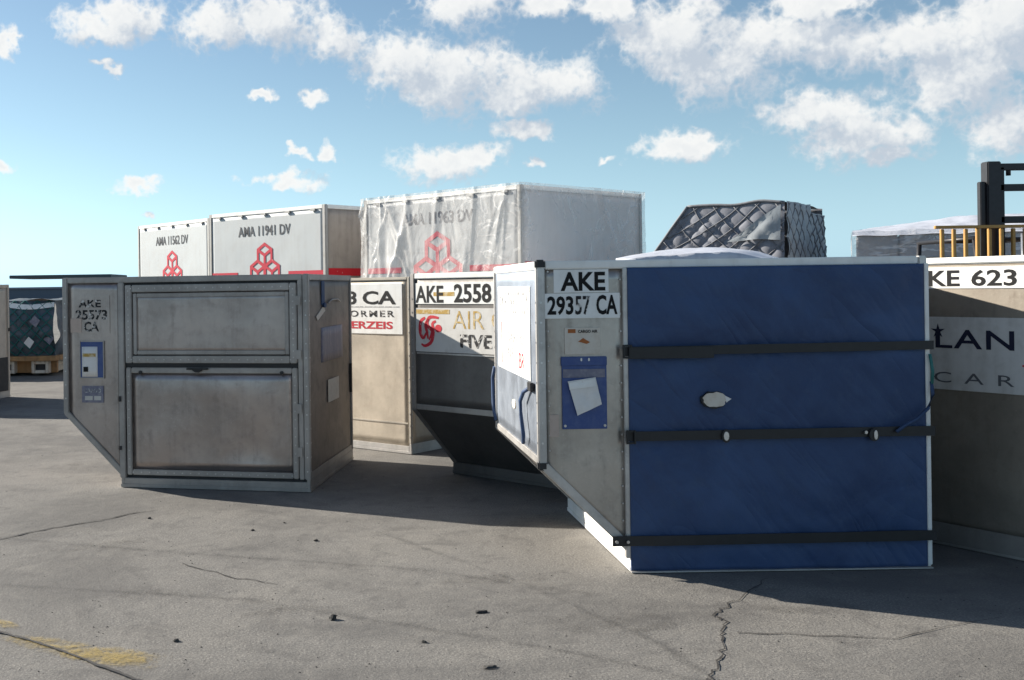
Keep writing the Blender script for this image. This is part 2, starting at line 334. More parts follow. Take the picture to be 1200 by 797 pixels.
def mat_hill():
    m, t, b = principled('hazy_hill')
    n = tex_noise(t, coord(t), 0.02, 6)
    t.links.new(ramp(t, n, 0.3, 0.7, (0.06, 0.085, 0.11), (0.10, 0.13, 0.15)), b.inputs['Base Color']); b.inputs['Roughness'].default_value = 1
    return m
M['hill'] = mat_hill()

# ------------------------------------------------------------------ mesh helpers
class MB:
    def __init__(s): s.v = []; s.f = []; s.mi = []; s.sm = []
    def add(s, vs, fs, smooth_=False, mi=0):
        o = len(s.v); s.v += [tuple(v) for v in vs]
        s.f += [tuple(i + o for i in f) for f in fs]; s.sm += [smooth_] * len(fs); s.mi += [mi] * len(fs)
        return s
    def box(s, x0, x1, y0, y1, z0, z1, mi=0):
        vs = [(x, y, z) for z in (z0, z1) for y in (y0, y1) for x in (x0, x1)]
        return s.add(vs, [(0, 2, 3, 1), (4, 5, 7, 6), (0, 1, 5, 4), (2, 6, 7, 3), (0, 4, 6, 2), (1, 3, 7, 5)], mi=mi)
    def slab(s, F, x0, x1, z0, z1, d0, d1, mi=0):
        vs = [F(x, z, d) for d in (d0, d1) for z in (z0, z1) for x in (x0, x1)]
        return s.add(vs, [(0, 2, 3, 1), (4, 5, 7, 6), (0, 1, 5, 4), (2, 6, 7, 3), (0, 4, 6, 2), (1, 3, 7, 5)], mi=mi)
    def beam(s, p, q, side, w, up, h):
        p, q, side, up = Vector(p), Vector(q), Vector(side), Vector(up)
        vs = [e + side * (a * w / 2) + up * (b * h / 2) for e in (p, q) for b in (-1, 1) for a in (-1, 1)]
        return s.add(vs, [(0, 2, 3, 1), (4, 5, 7, 6), (0, 1, 5, 4), (2, 6, 7, 3), (0, 4, 6, 2), (1, 3, 7, 5)])
    def tube(s, pts, r, n=8):
        pts = [Vector(p) for p in pts]; vs = []; fs = []
        for i, p in enumerate(pts):
            t = (pts[min(i + 1, len(pts) - 1)] - pts[max(i - 1, 0)]).normalized()
            a = t.cross(Vector((0.3, 0.2, 1)) if abs(t.z) < 0.9 else Vector((1, 0, 0.1))).normalized(); b = t.cross(a)
            rr = r[i] if isinstance(r, (list, tuple)) else r
            vs += [p + (a * math.cos(2 * math.pi * k / n) + b * math.sin(2 * math.pi * k / n)) * rr for k in range(n)]
        for i in range(len(pts) - 1):
            for k in range(n):
                fs.append((i * n + k, i * n + (k + 1) % n, (i + 1) * n + (k + 1) % n, (i + 1) * n + k))
        fs.append(tuple(range(n - 1, -1, -1))); fs.append(tuple(range((len(pts) - 1) * n, len(pts) * n)))
        return s.add(vs, fs, True)
    def disc(s, F, cx, cz, rx, rz, d0, d1, n=20, wob=0.0, seed=0):
        rnd = random.Random(seed); ws = [1 + rnd.uniform(-wob, wob) for _ in range(n)]
        vs = [F(cx + math.cos(2 * math.pi * k / n) * rx * ws[k], cz + math.sin(2 * math.pi * k / n) * rz * ws[k], d) for d in (d0, d1) for k in range(n)]
        fs = [tuple(range(n, 2 * n)), tuple(range(n - 1, -1, -1))] + [(k, (k + 1) % n, n + (k + 1) % n, n + k) for k in range(n)]
        return s.add(vs, fs)
    def poly(s, F, pts, d0, d1):
        n = len(pts); vs = [F(x, z, d) for d in (d0, d1) for x, z in pts]
        return s.add(vs, [tuple(range(n, 2 * n)), tuple(range(n - 1, -1, -1))] + [(k, (k + 1) % n, n + (k + 1) % n, n + k) for k in range(n)])
    def grid(s, fn, nu, nv, smooth_=True):
        vs = [fn(i / nu, j / nv) for j in range(nv + 1) for i in range(nu + 1)]
        fs = [(j * (nu + 1) + i, j * (nu + 1) + i + 1, (j + 1) * (nu + 1) + i + 1, (j + 1) * (nu + 1) + i) for j in range(nv) for i in range(nu)]
        return s.add(vs, fs, smooth_)
    def build(s, name, mat, parent=None, bevel=0.0, fixn=True):
        me = bpy.data.meshes.new(name); me.from_pydata(s.v, [], s.f); me.update()
        for m in (mat if isinstance(mat, list) else [mat]): me.materials.append(m)
        me.polygons.foreach_set('use_smooth', s.sm); me.polygons.foreach_set('material_index', s.mi)
        if bevel or fixn:
            bm = bmesh.new(); bm.from_mesh(me)
            bmesh.ops.recalc_face_normals(bm, faces=bm.faces)
            if bevel:
                bmesh.ops.bevel(bm, geom=[e for e in bm.edges if len(e.link_faces) == 2 and e.calc_face_angle(0) > 0.6], offset=bevel, segments=2, affect='EDGES', clamp_overlap=True)
            bm.to_mesh(me); bm.free()
        o = bpy.data.objects.new(name, me); C.objects.link(o)
        if parent: o.parent = parent
        return o

def thing(name, label, cat, loc=(0, 0, 0), rz=0.0, group=None):
    o = bpy.data.objects.new(name, None); C.objects.link(o); o.location = loc; o.rotation_euler = (0, 0, rz)
    o.empty_display_size = 0.3
    return tag(o, label, cat, group)
def tag(o, label=None, cat=None, group=None, kind=None):
    if label: o['label'] = label
    if cat: o['category'] = cat
    if group: o['group'] = group
    if kind: o['kind'] = kind
    return o
def frame_of(o, r, n):
    o, r, n = Vector(o), Vector(r), Vector(n); u = Vector((0, 0, 1))
    return lambda x, z, d=0.0: o + r * x + u * z + n * d

_tc = {}
def glyphs(txt, bold=0.0, spacing=1.0):
    k = (txt, bold, spacing)
    if k not in _tc:
        cu = bpy.data.curves.new('t', 'FONT'); cu.body = txt; cu.size = 1; cu.offset = bold; cu.space_character = spacing; cu.resolution_u = 3
        ob = bpy.data.objects.new('t', cu); C.objects.link(ob)
        me = ob.to_mesh()
        vs = [(v.co.x, v.co.y) for v in me.vertices]; fs = [tuple(p.vertices) for p in me.polygons]
        ob.to_mesh_clear(); bpy.data.objects.remove(ob); bpy.data.curves.remove(cu)
        x0 = min(v[0] for v in vs); x1 = max(v[0] for v in vs); y0 = min(v[1] for v in vs); y1 = max(v[1] for v in vs)
        _tc[k] = ([((x - x0) / (x1 - x0), (y - y0) / (y1 - y0)) for x, y in vs], fs)
    return _tc[k]
def letter(mb, F, txt, x0, x1, z0, z1, d, bold=0.02, spacing=1.0):
    vs, fs = glyphs(txt, bold, spacing)
    mb.add([F(x0 + a * (x1 - x0), z0 + b * (z1 - z0), d) for a, b in vs], fs)
    return mb
def letters(F, txt, x0, x1, z0, z1, d, mat, parent, bold=0.02, spacing=1.0):
    # one part per character
    vs, fs = glyphs(txt, bold, spacing); par = list(range(len(vs)))
    def root(i):
        while par[i] != i: i = par[i]
        return i
    for f in fs:
        for i in f[1:]: par[root(i)] = root(f[0])
    comp = {}
    for i in range(len(vs)): comp.setdefault(root(i), []).append(i)
    for r_, idx in sorted(comp.items(), key=lambda kv: min(vs[i][0] for i in kv[1])):
        m_ = {k: n for n, k in enumerate(idx)}
        MB().add([F(x0 + vs[i][0] * (x1 - x0), z0 + vs[i][1] * (z1 - z0), d) for i in idx], [tuple(m_[i] for i in f) for f in fs if f[0] in m_]).build('letter', mat, parent, fixn=False)
def text(F, txt, x0, x1, z0, z1, d, mat, parent, bold=0.02, spacing=1.0, name='lettering'):
    return letter(MB(), F, txt, x0, x1, z0, z1, d, bold, spacing).build(name, mat, parent, fixn=False)

def panel(F, x0, x1, z0, z1, d, mat, parent, name='panel', amp=0.004, seed=0, low=None, thick=0.006, nx=None, nz=None, fr=1.6, shape=None):
    nx = nx or max(4, int((x1 - x0) / 0.06)); nz = nz or max(4, int((z1 - z0) / 0.06))
    def pos(u, v, dd):
        x = x0 + u * (x1 - x0); zl = max(z0, low(x)) if low else z0
        z = zl + v * (z1 - zl)
        e = min(1, 6 * min(u, 1 - u, v, 1 - v))
        n = mn.noise(Vector((x * fr + seed * 7.3, z * fr, seed * 3.1))) + 0.4 * mn.noise(Vector((x * fr * 3 + seed, z * fr * 3, seed)))
        ex = shape(u, v, x, z) if shape else 0.0
        return F(x, z, dd + n * amp * e + ex)
    mb = MB(); mb.grid(lambda u, v: pos(u, v, d), nx, nz)
    back = [F(x0, max(z0, low(x0)) if low else z0, d - thick - amp), F(x1, max(z0, low(x1)) if low else z0, d - thick - amp), F(x1, z1, d - thick - amp), F(x0, z1, d - thick - amp)]
    n0 = len(mb.v); mb.v += [tuple(b) for b in back]
    idx = lambda i, j: j * (nx + 1) + i
    def add(f): mb.f.append(f); mb.sm.append(False); mb.mi.append(0)
    add((n0 + 3, n0 + 2, n0 + 1, n0))
    add(tuple([idx(i, 0) for i in range(nx, -1, -1)] + [n0, n0 + 1])); add(tuple([idx(i, nz) for i in range(nx + 1)] + [n0 + 2, n0 + 3]))
    add(tuple([idx(0, j) for j in range(nz + 1)] + [n0 + 3, n0])); add(tuple([idx(nx, j) for j in range(nz, -1, -1)] + [n0 + 1, n0 + 2]))
    return mb.build(name, mat, parent, fixn=False)
def ring(mb, F, x0, x1, z0, z1, w, d0, d1):
    mb.slab(F, x0, x0 + w, z0, z1, d0, d1); mb.slab(F, x1 - w, x1, z0, z1, d0, d1)
    mb.slab(F, x0 + w, x1 - w, z0, z0 + w, d0, d1 - 0.0015); mb.slab(F, x0 + w, x1 - w, z1 - w, z1, d0, d1 - 0.0015)
    return mb

# ------------------------------------------------------------------ the setting
g = MB(); g.add([(-4000, -4000, 0), (4000, -4000, 0), (4000, 6000, 0), (-4000, 6000, 0)], [(0, 1, 2, 3)])
ground = g.build('ground', M['ground']); tag(ground, kind='structure')

hill = MB()
def hfn(u, v):
    x = -2600 + 5200 * u; y = 1700 + v * 500
    h = (13 + 8 * mn.noise(Vector((x * 0.004, 3, 0))) + 4 * mn.noise(Vector((x * 0.02, 7, 0)))) * math.sin(math.pi * min(1, v * 1.0) * 0.5)
    return (x, y, h - 0.5 if v > 0 else -0.5)
hill.grid(hfn, 200, 8)
tag(hill.build('hills', M['hill'], fixn=False), kind='structure')

def strip(pts, widths, z, mat, name, seed=0, sub=6, jit=0.012):
    rnd = random.Random(seed); P = []
    for i in range(len(pts) - 1):
        a, b = Vector((*pts[i], 0)), Vector((*pts[i + 1], 0))
        for k in range(sub):
            t = k / sub; p = a.lerp(b, t)
            if not (i == 0 and k == 0): p += Vector((rnd.uniform(-jit, jit), rnd.uniform(-jit, jit) * 1.3, 0))
            P.append((p, widths[i] * (1 - t) + widths[i + 1] * t))
    P.append((Vector((*pts[-1], 0)), widths[-1]))
    vs = []; at = []
    for i, (p, w) in enumerate(P):
        t = (P[min(i + 1, len(P) - 1)][0] - P[max(0, i - 1)][0]).normalized(); nrm = Vector((-t.y, t.x, 0))
        k = w * rnd.uniform(0.7, 1.3)
        for s_, e in ((-1, 0.0), (0, 1.0), (1, 0.0)):
            q = p + nrm * (s_ * k / 2); vs.append((q.x, q.y, z)); at.append(e)
    fs = [(i * 3 + j, (i + 1) * 3 + j, (i + 1) * 3 + j + 1, i * 3 + j + 1) for i in range(len(P) - 1) for j in (0, 1)]
    o = MB().add(vs, fs).build(name, mat, ground)
    a = o.data.attributes.new('edge', 'FLOAT', 'POINT'); a.data.foreach_set('value', at)
    return o
strip([(2.147, 5.437), (1.889, 5.119), (1.705, 4.898), (1.66, 4.836), (1.683, 4.749), (1.615, 4.599), (1.553, 4.405), (1.433, 4.164), (1.349, 4.032), (1.2, 3.7)], [.005, .009, .012, .015, .016, .014, .013, .014, .015, .014], 0.004, M['crack'], 'crack', 1)
strip([(-2.4, 5.55), (-1.773, 4.993), (-1.532, 4.736), (-1.247, 4.522), (-1.02, 4.318), (-0.792, 4.113), (-0.4, 3.75)], [.022] * 7, 0.008, M['crack'], 'crack', 2, 8, 0.004)
strip([(-2.6, 6.1), (-2.107, 6.541), (-1.872, 6.828), (-1.637, 6.988), (-1.459, 7.213), (-1.279, 7.339)], [.012, .02, .026, .022, .02, .008], 0.004, M['crack'], 'crack', 3)
strip([(-0.9, 5.9), (-0.6, 5.6), (-0.35, 5.45)], [.008, .014, .006], 0.004, M['crack'], 'crack', 4)
strip([(2.9, 4.75), (2.3, 4.5), (1.68, 4.6)], [.005, .009, .01], 0.004, M['crack'], 'crack', 5)
def blotch(cx, cy, rx, ry, z, mat, name, rot=0.0, seed=0, n=28):
    rnd = random.Random(seed); vs = [(cx, cy, z)]; at = [1.0]
    for lv, e in ((0.6, 0.85), (1.0, 0.0)):
        for k in range(n):
            a = 2 * math.pi * k / n; w = lv * (1 + 0.25 * mn.noise(Vector((math.cos(a) * 1.5, math.sin(a) * 1.5, seed))))
            x, y = math.cos(a) * rx * w, math.sin(a) * ry * w
            vs.append((cx + x * math.cos(rot) - y * math.sin(rot), cy + x * math.sin(rot) + y * math.cos(rot), z)); at.append(e)
    fs = [(0, 1 + k, 1 + (k + 1) % n) for k in range(n)] + [(1 + k, 1 + n + k, 1 + n + (k + 1) % n, 1 + (k + 1) % n) for k in range(n)]
    o = MB().add(vs, fs).build(name, mat, ground)
    a = o.data.attributes.new('edge', 'FLOAT', 'POINT'); a.data.foreach_set('value', at)
    return o
blotch(-1.12, 4.47, 0.62, 0.13, 0.004, M['yellow_paint'], 'yellow_paint', R(-30), 1)
blotch(-0.98, 4.42, 0.34, 0.12, 0.0045, M['yellow_paint'], 'yellow_paint', R(-12), 2)
blotch(-1.55, 4.86, 0.16, 0.05, 0.0045, M['yellow_paint'], 'yellow_paint', R(-40), 3)
for i, (x, y, rx, ry, ro) in enumerate([(-2.33, 9.3, .12, .16, 0.2), (-2.15, 9.62, .13, .1, 0.9), (.567, 4.22, .09, .05, .3), (.33, 4.53, .07, .03, 0), (-.19, 5.52, .1, .035, .3), (-.73, 4.59, .06, .03, .2), (1.2, 4.75, .5, .22, .1), (-.95, 5.3, .4, .12, -.2), (2.1, 4.9, .5, .1, -.3), (-.3, 5.0, .3, .1, .4), (0.75, 5.5, .5, .16, 0.1), (-1.5, 6.3, .5, .12, .5)]):
    blotch(x, y, rx, ry, 0.0042 + i * 0.0001, M['stain'], 'stain', ro, 20 + i)

def tyre_mark(pts, w, seed):
    o = strip(pts, [w] * len(pts), 0.0039, M['tyre_mark'], 'tyre_mark', seed, 10, 0.002); return o
tyre_mark([(-4.2, 7.6), (-2.6, 6.75), (-1.0, 6.15), (0.4, 5.7), (1.2, 5.2)], 0.20, 31)
tyre_mark([(-3.4, 6.2), (-1.9, 5.55), (-0.5, 5.2), (0.9, 4.4), (1.9, 3.6)], 0.18, 32)
tyre_mark([(0.2, 6.6), (0.9, 5.4), (1.3, 4.5), (1.5, 3.6)], 0.16, 33)

# loose grit over the apron, one mass nobody could count
gr = MB(); rg = random.Random(5)
for _ in range(1500):
    y = 3.6 + 6.5 * rg.random() ** 1.5; x = rg.uniform(-0.42, 0.72) * y
    r = rg.choice([.002, .002, .003, .003, .004, .0055]); 
    vs = [(x + math.cos(a) * r * rg.uniform(.6, 1.3), y + math.sin(a) * r * rg.uniform(.6, 1.3), 0.0) for a in (0, 1.3, 2.4, 3.6, 5)] + [(x, y, r * rg.uniform(.5, 1.1))]
    gr.add(vs, [(0, 1, 5), (1, 2, 5), (2, 3, 5), (3, 4, 5), (4, 0, 5)])
tag(gr.build('grit', M['stone']), 'fine loose grit and small stones scattered over the worn apron', 'grit', kind='stuff')
def lump(name, label, cat, x, y, rx, ry, rz, mat, seed, group=None, flat=False):
    bm = bmesh.new(); bmesh.ops.create_icosphere(bm, subdivisions=2, radius=1)
    for v in bm.verts:
        k = 1 + 0.45 * mn.noise(v.co * 1.4 + Vector((seed, seed * 2, 0)))
        v.co = Vector((v.co.x * rx * k, v.co.y * ry * k, max(-0.25, v.co.z) * rz * k + rz * 0.22))
    me = bpy.data.meshes.new(name); bm.to_mesh(me); bm.free(); me.materials.append(mat)
    o = bpy.data.objects.new(name, me); C.objects.link(o); o.location = (x, y, 0.001); o.rotation_euler = (0, 0, seed)
    return tag(o, label, cat, group)
lump('rubber_scrap', 'small black lump lying alone on the apron, below the gap between the two big containers', 'debris', -0.06, 4.864, .018, .017, .018, M['scrap'], 1)
lump('flattened_scrap', 'flat black scrap on the apron in front of the blue curtained container', 'debris', 0.628, 4.935, .034, .018, .008, M['scrap'], 0.2)
lump('flattened_scrap', 'low dark crumpled scrap at the bottom edge of the photo, below the flat black one', 'debris', 0.567, 4.217, .03, .018, .008, M['stone'], 0.3)
for i, (x, y, r, lb) in enumerate([(-1.289, 7.068, .018, 'small dark stone nearest the door foot of the silver container'), (-0.575, 6.676, .016, 'small dark stone farther right of the one by the silver door, on sunlit apron'), (-0.174, 6.382, .02, 'rightmost small dark stone between the silver container and its long shadow edge'), (-0.389, 6.882, .012, 'tiny dark stone closest to the shadow edge of the silver container'), (0.33, 4.53, .016, 'small dark stone right of the black rubber lump'), (-.73, 4.59, .018, 'small dark stone just right of the yellow paint')]):
    lump('small_stone', lb, 'stone', x, y, r * .8, r * .65, r * .5, M['stone'], 2.1 + i, 'small dark stones scattered on the apron')

# ------------------------------------------------------------------ lower-deck air cargo containers (one slanted side)
def ake(name, label, loc, rz, Wd=2.007, D=1.534, H=1.626, B=0.47, BZ=0.56, sheet=None, frame=None, front=True, left=True, right=True, group='slant sided air cargo containers', caps=None, t=0.045, top_mat=None, base_mat=None):
    sheet = sheet or M['alu']; frame = frame or M['frame']; BR = 0.095
    top_mat = top_mat or frame; base_mat = base_mat or M['frame']
    root = thing(name, label, 'cargo container', loc, rz, group)
    Ff = frame_of((0, 0, 0), (1, 0, 0), (0, -1, 0)); Fl = frame_of((0, D, 0), (0, -1, 0), (-1, 0, 0)); Fr = frame_of((Wd, 0, 0), (0, 1, 0), (1, 0, 0)); Fb = frame_of((Wd, D, 0), (-1, 0, 0), (0, 1, 0))
    # inner shell
    i = 0.03; pr = [(B + i, 0.05), (Wd - i, 0.05), (Wd - i, H - i), (i, H - i), (i, BZ + 0.01), (B + i, BR + 0.01)]
    MB().poly(Ff, pr, -(D - i), -i).build('shell', M['dark'], root)
    # base pallet: plate plus raised edge rail
    b = MB(); b.box(B, Wd, 0.0, D, 0.004, 0.03); b.box(B + 0.004, B + 0.03, 0.004, D - 0.004, 0.03, BR); b.box(Wd - 0.03, Wd - 0.004, 0.004, D - 0.004, 0.03, BR)
    b.box(B + 0.03, Wd - 0.03, 0.004, 0.03, 0.03, BR - 0.02); b.box(B + 0.03, Wd - 0.03, D - 0.03, D - 0.004, 0.03, BR - 0.02)
    b.build('base_pallet', base_mat, root, 0.003)
    for y0, y1 in ((0, t), (D - t, D)):
        MB().box(0, t, y0, y1, BZ, H).build('post', frame, root, 0.006)
        MB().box(Wd - t, Wd, y0, y1, BR, H).build('post', frame, root, 0.006)
        yc = (y0 + y1) / 2
        MB().box(t, Wd - t, y0 + 0.001, y1 - 0.001, H - t, H - 0.001).build('top_rail', top_mat, root, 0.006)
        dr = Vector((B, 0, BR - BZ)).normalized(); nr = Vector((-dr.z, 0, dr.x))
        p = Vector((0, yc, BZ)) + nr * t / 2 - dr * 0.002; q = Vector((B, yc, BR)) + nr * t / 2 + dr * 0.01
        MB().beam(p, q, (0, 1, 0), t - 0.003, nr, t).build('slant_rail', frame, root, 0.005)
    for x0, x1, z0, z1, nm, mt in ((0.001, t - 0.001, H - t, H - 0.002, 'top_rail', top_mat), (Wd - t + 0.001, Wd - 0.001, H - t, H - 0.002, 'top_rail', top_mat), (0.001, t, BZ + 0.003, BZ + t, 'side_rail', frame)):
        MB().box(x0, x1, t, D - t, z0, z1).build(nm, mt, root, 0.006)
    e = 0.012
    low = lambda x: BZ + (BR - BZ) * x / B + 0.01 if x < B else BR
    # panels, slightly buckled sheet
    panel(Fb, t, Wd - B, BR, H - t, -e, sheet, root, amp=0.005, seed=3)
    panel(Fb, Wd - B, Wd - t, BR, H - t, -e, sheet, root, amp=0.003, seed=4, low=lambda x: BR + (x - (Wd - B)) / B * (BZ - BR) + 0.01)
    if left: panel(Fl, t, D - t, BZ + t, H - t, -e, sheet, root, amp=0.004, seed=5)
    if right: panel(Fr, t, D - t, BR, H - t, -e, sheet, root, amp=0.006, seed=6)
    if front: panel(Ff, B + 0.02, Wd - t, BR - 0.02, H - t, -e, sheet, root, amp=0.005, seed=7)
    panel(Ff, t, B + (0.02 if front else 0), BR, H - t, -e, sheet, root, amp=0.002, seed=8, low=lambda x: BZ + (BR - BZ) * min(1, x / B) + 0.03)
    up = Vector((0, 0, 1))
    sl = MB(); sl.grid(lambda u, v: (0.012 + (B - 0.0) * u, t + (D - 2 * t) * v, BZ + 0.002 + (BR - BZ) * u + 0.004 * mn.noise(Vector((u * 2, v * 4, 9)))), 8, 20)
    sl.build('slant_panel', sheet, root)
    rf = MB(); rf.grid(lambda u, v: (t + (Wd - 2 * t) * u, t + (D - 2 * t) * v, H - 0.012 + 0.006 * mn.noise(Vector((u * 3, v * 3, 2)))), 16, 12)
    rf.build('roof_panel', sheet, root)
    rv_ = MB(); k_ = 0
    for zc in [BR + 0.06 + 0.105 * q for q in range(int((H - BR - 0.1) / 0.105))]:
        rv_.disc(Ff, Wd - t / 2, zc, 0.006, 0.006, -0.002, 0.0025, 6); rv_.disc(Fr, t / 2, zc, 0.006, 0.006, -0.002, 0.0025, 6); rv_.disc(Fr, D - t / 2, zc, 0.006, 0.006, -0.002, 0.0025, 6)
        if zc > BZ + 0.03: rv_.disc(Ff, t / 2, zc, 0.006, 0.006, -0.002, 0.0025, 6); rv_.disc(Fl, t / 2, zc, 0.006, 0.006, -0.002, 0.0025, 6); rv_.disc(Fl, D - t / 2, zc, 0.006, 0.006, -0.002, 0.0025, 6)
    tag(rv_.build('rivets', M['steel'], root), kind='stuff')
    if caps:
        for (x, y, z) in ((0.022, 0.0, H - 0.02), (0.022, 0.0, BZ + 0.0)):
            MB().box(x - 0.026, x + 0.026, y - 0.006, y + 0.04, z - 0.022, z + 0.026).build('corner_cap', caps, root, 0.008)
    return root, Ff, Fl, Fr, (Wd, D, H, B, BZ, BR, t)

# ---- A: silver container with a framed two-leaf door, left of the middle
rA, Ff, Fl, Fr, (Wd, D, H, B, BZ, BR, t) = ake('cargo_container', 'silver container with a framed two part metal door and faded AKE 25573', (-2.171, 8.311, 0), -0.218, Wd=1.973, H=1.616, sheet=M['alu_dark'], frame=M['frame_dark'], front=False, right=False, base_mat=M['frame_dark'])
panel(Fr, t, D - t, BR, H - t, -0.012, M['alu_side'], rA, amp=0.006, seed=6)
MB().slab(Ff, B - 0.005, B + 0.045, BR - 0.02, H - t, -0.04, 0.004).build('door_post', M['frame_dark'], rA, 0.006)
MB().slab(Ff, Wd - t - 0.04, Wd - t - 0.004, BR, H - t, -0.03, -0.004).build('door_post', M['frame_dark'], rA, 0.004)
x0, x1 = B + 0.055, Wd - t - 0.045
up_d = ring(MB(), Ff, x0, x1, 0.955, H - t - 0.02, 0.055, -0.03, 0.008).build('upper_door', M['frame_dark'], rA, 0.006)
ring(MB(), Ff, x0 + 0.062, x1 - 0.062, 1.02, H - t - 0.085, 0.03, -0.02, -0.002).build('door_frame', M['frame_dark'], up_d, 0.004)
panel(Ff, x0 + 0.055, x1 - 0.055, 1.01, H - t - 0.075, -0.014, M['alu_dark'], up_d, 'door_sheet', amp=0.005, seed=21)
lo_d = ring(MB(), Ff, x0, x1, BR + 0.005, 0.92, 0.042, -0.03, 0.002).build('lower_door', M['frame_dark'], rA, 0.006)
panel(Ff, x0 + 0.042, x1 - 0.042, BR + 0.047, 0.878, -0.012, M['alu_dark'], lo_d, 'door_sheet', amp=0.018, seed=25, fr=1.2)
hb = MB(); hb.slab(Ff, 1.02, 1.19, 0.905, 0.919, 0.002, 0.022); hb.poly(Ff, [(1.06, 0.905), (1.15, 0.905), (1.12, 0.885), (1.09, 0.885)], 0.004, 0.018)
hb.build('handle', M['black'], lo_d, 0.003)
MB().disc(Ff, x0 + 0.12, 0.885, 0.013, 0.013, 0.0, 0.012, 10).build('latch_bolt', M['black'], lo_d)
MB().disc(Ff, x1 - 0.12, 0.885, 0.013, 0.013, 0.0, 0.012, 10).build('latch_bolt', M['black'], lo_d)
MB().slab(Ff, B + 0.04, Wd - t - 0.03, 0.922, 0.953, -0.028, -0.018).build('door_gap_strip', M['black'], rA)  # black strip set in the gap between upper and lower door
MB().slab(Ff, B - 0.001, B + 0.014, 0.66, 0.70, 0.004, 0.014).build('hinge_pin', M['black'], rA)
MB().slab(Ff, B - 0.001, B + 0.014, 0.29, 0.32, 0.004, 0.014).build('hinge_pin', M['black'], rA)
sx = lambda px: (px - 72) / 155.0
sz = lambda py: H - (py - 325) / 155.0
pl = MB().slab(Ff, sx(88), sx(133), sz(392), sz(347), -0.011, -0.007).build('stencil_patch', M['alu_dark'], rA)
text(Ff, 'AKE', sx(93), sx(122), sz(361), sz(352), -0.0055, M['black_worn'], pl, 0.03)
text(Ff, '25573', sx(89), sx(130), sz(376), sz(364), -0.0055, M['black_worn'], pl, 0.03)
text(Ff, 'CA', sx(100), sx(119), sz(390), sz(378), -0.0055, M['black_worn'], pl, 0.03)
MB().slab(Ff, sx(82.5), sx(97), sz(391), sz(374), -0.006, -0.003).build('blank_tag', M['pink_sticker'], rA, 0.001)
po = MB().slab(Ff, sx(95), sx(124.5), sz(445), sz(402), -0.011, -0.002).build('document_pouch', M['blue_pouch'], rA, 0.002)
ring(MB(), Ff, sx(94), sx(125.5), sz(446), sz(401), 0.008, -0.011, 0.002).build('pouch_frame', M['frame_dark'], po, 0.001)
panel(Ff, sx(97), sx(117), sz(444), sz(408), 0.0, M['paper'], po, 'paper', amp=0.003, seed=3, fr=9, thick=0.001)
MB().slab(Ff, sx(98), sx(115), sz(420), sz(416), 0.0035, 0.0045).build('paper_stripe', M['gold_print'], po)
MB().slab(Ff, sx(99), sx(105), sz(438), sz(432), 0.0035, 0.0045).build('paper_mark', M['black_print'], po)
lp = MB().slab(Ff, sx(96), sx(124), sz(475), sz(455), -0.011, -0.004).build('data_plate', M['lilac'], rA, 0.002)
text(Ff, 'CARGO', sx(99), sx(121), sz(463), sz(458), -0.0025, M['grey_print'], lp, 0.02)
MB().slab(Ff, sx(100), sx(110), sz(472), sz(467), -0.004, -0.0025).build('plate_patch', M['frame'], lp)
MB().slab(Ff, sx(112), sx(121), sz(472), sz(467), -0.004, -0.0025).build('plate_patch', M['frame'], lp)
rvA = MB()
for q in range(12):
    for xx in (x0 + 0.027, x1 - 0.027):
        rvA.disc(Ff, xx, 1.0 + q * 0.046, 0.006, 0.006, 0.006, 0.0105, 6); rvA.disc(Ff, xx - (0.006 if xx < 1 else -0.006), 0.16 + q * 0.063, 0.006, 0.006, 0.0, 0.0045, 6)
for q in range(20):
    xx = x0 + 0.05 + q * (x1 - x0 - 0.1) / 19
    for zz, dd_ in ((0.982, 0.0065), (H - t - 0.047, 0.0065), (BR + 0.026, 0.0005)): rvA.disc(Ff, xx, zz, 0.006, 0.006, dd_ - 0.004, dd_ + 0.0035, 6)
tag(rvA.build('rivets', M['frame'], rA), kind='stuff')
for zz in (0.30, 0.62, 1.02, 1.42):
    MB().slab(Ff, Wd - t - 0.052, Wd - t - 0.012, zz - 0.035, zz + 0.035, 0.002, 0.012).build('hinge', M['frame_dark'], rA, 0.003)
# right side of A: face runs back 1.534 m from the corner
ry = lambda px: max(0.0, min(1.0, (px - 362) / 51.0)) ** 1.0 * D
rzz = lambda py, s=145.0: H - (py - 321) / s
panel(Fr, 0.42, 1.17, 0.93, 1.2, -0.0045, M['lilac'], rA, 'label_sheet', amp=0.004, seed=8, fr=6, thick=0.002)
MB().slab(Fr, 0.62, 1.0, 0.60, 0.78, -0.007, -0.002).build('sticker', M['sticker'], rA, 0.002)
st = MB(); st.slab(Fr, 0.43, 0.53, 1.38, 1.565, -0.006, -0.001); st.disc(Fr, 0.5, 1.375, 0.04, 0.02, -0.006, 0.012, 10)
st.build('strap_end', M['blue_rope'], rA)
MB().poly(Fr, [(0.25, 1.29), (0.5, 1.37), (0.55, 1.33), (0.3, 1.26)], -0.007, -0.003).build('torn_sticker', M['sticker'], rA)
MB().tube([Fr(0.62, 1.39, 0.004), Fr(0.75, 1.415, 0.006), Fr(0.95, 1.415, 0.006), Fr(1.05, 1.395, 0.004)], 0.008, 6).build('grab_handle', M['frame_dark'], rA)
MB().slab(Fr, D - t - 0.03, D - t - 0.006, 0.6, 0.85, -0.01, 0.008).build('edge_latch', M['black'], rA)
MB().slab(Fr, t + 0.01, D - t - 0.01, BR, BR + 0.05, -0.012, -0.003).build('kick_rail', M['frame_dark'], rA, 0.004)

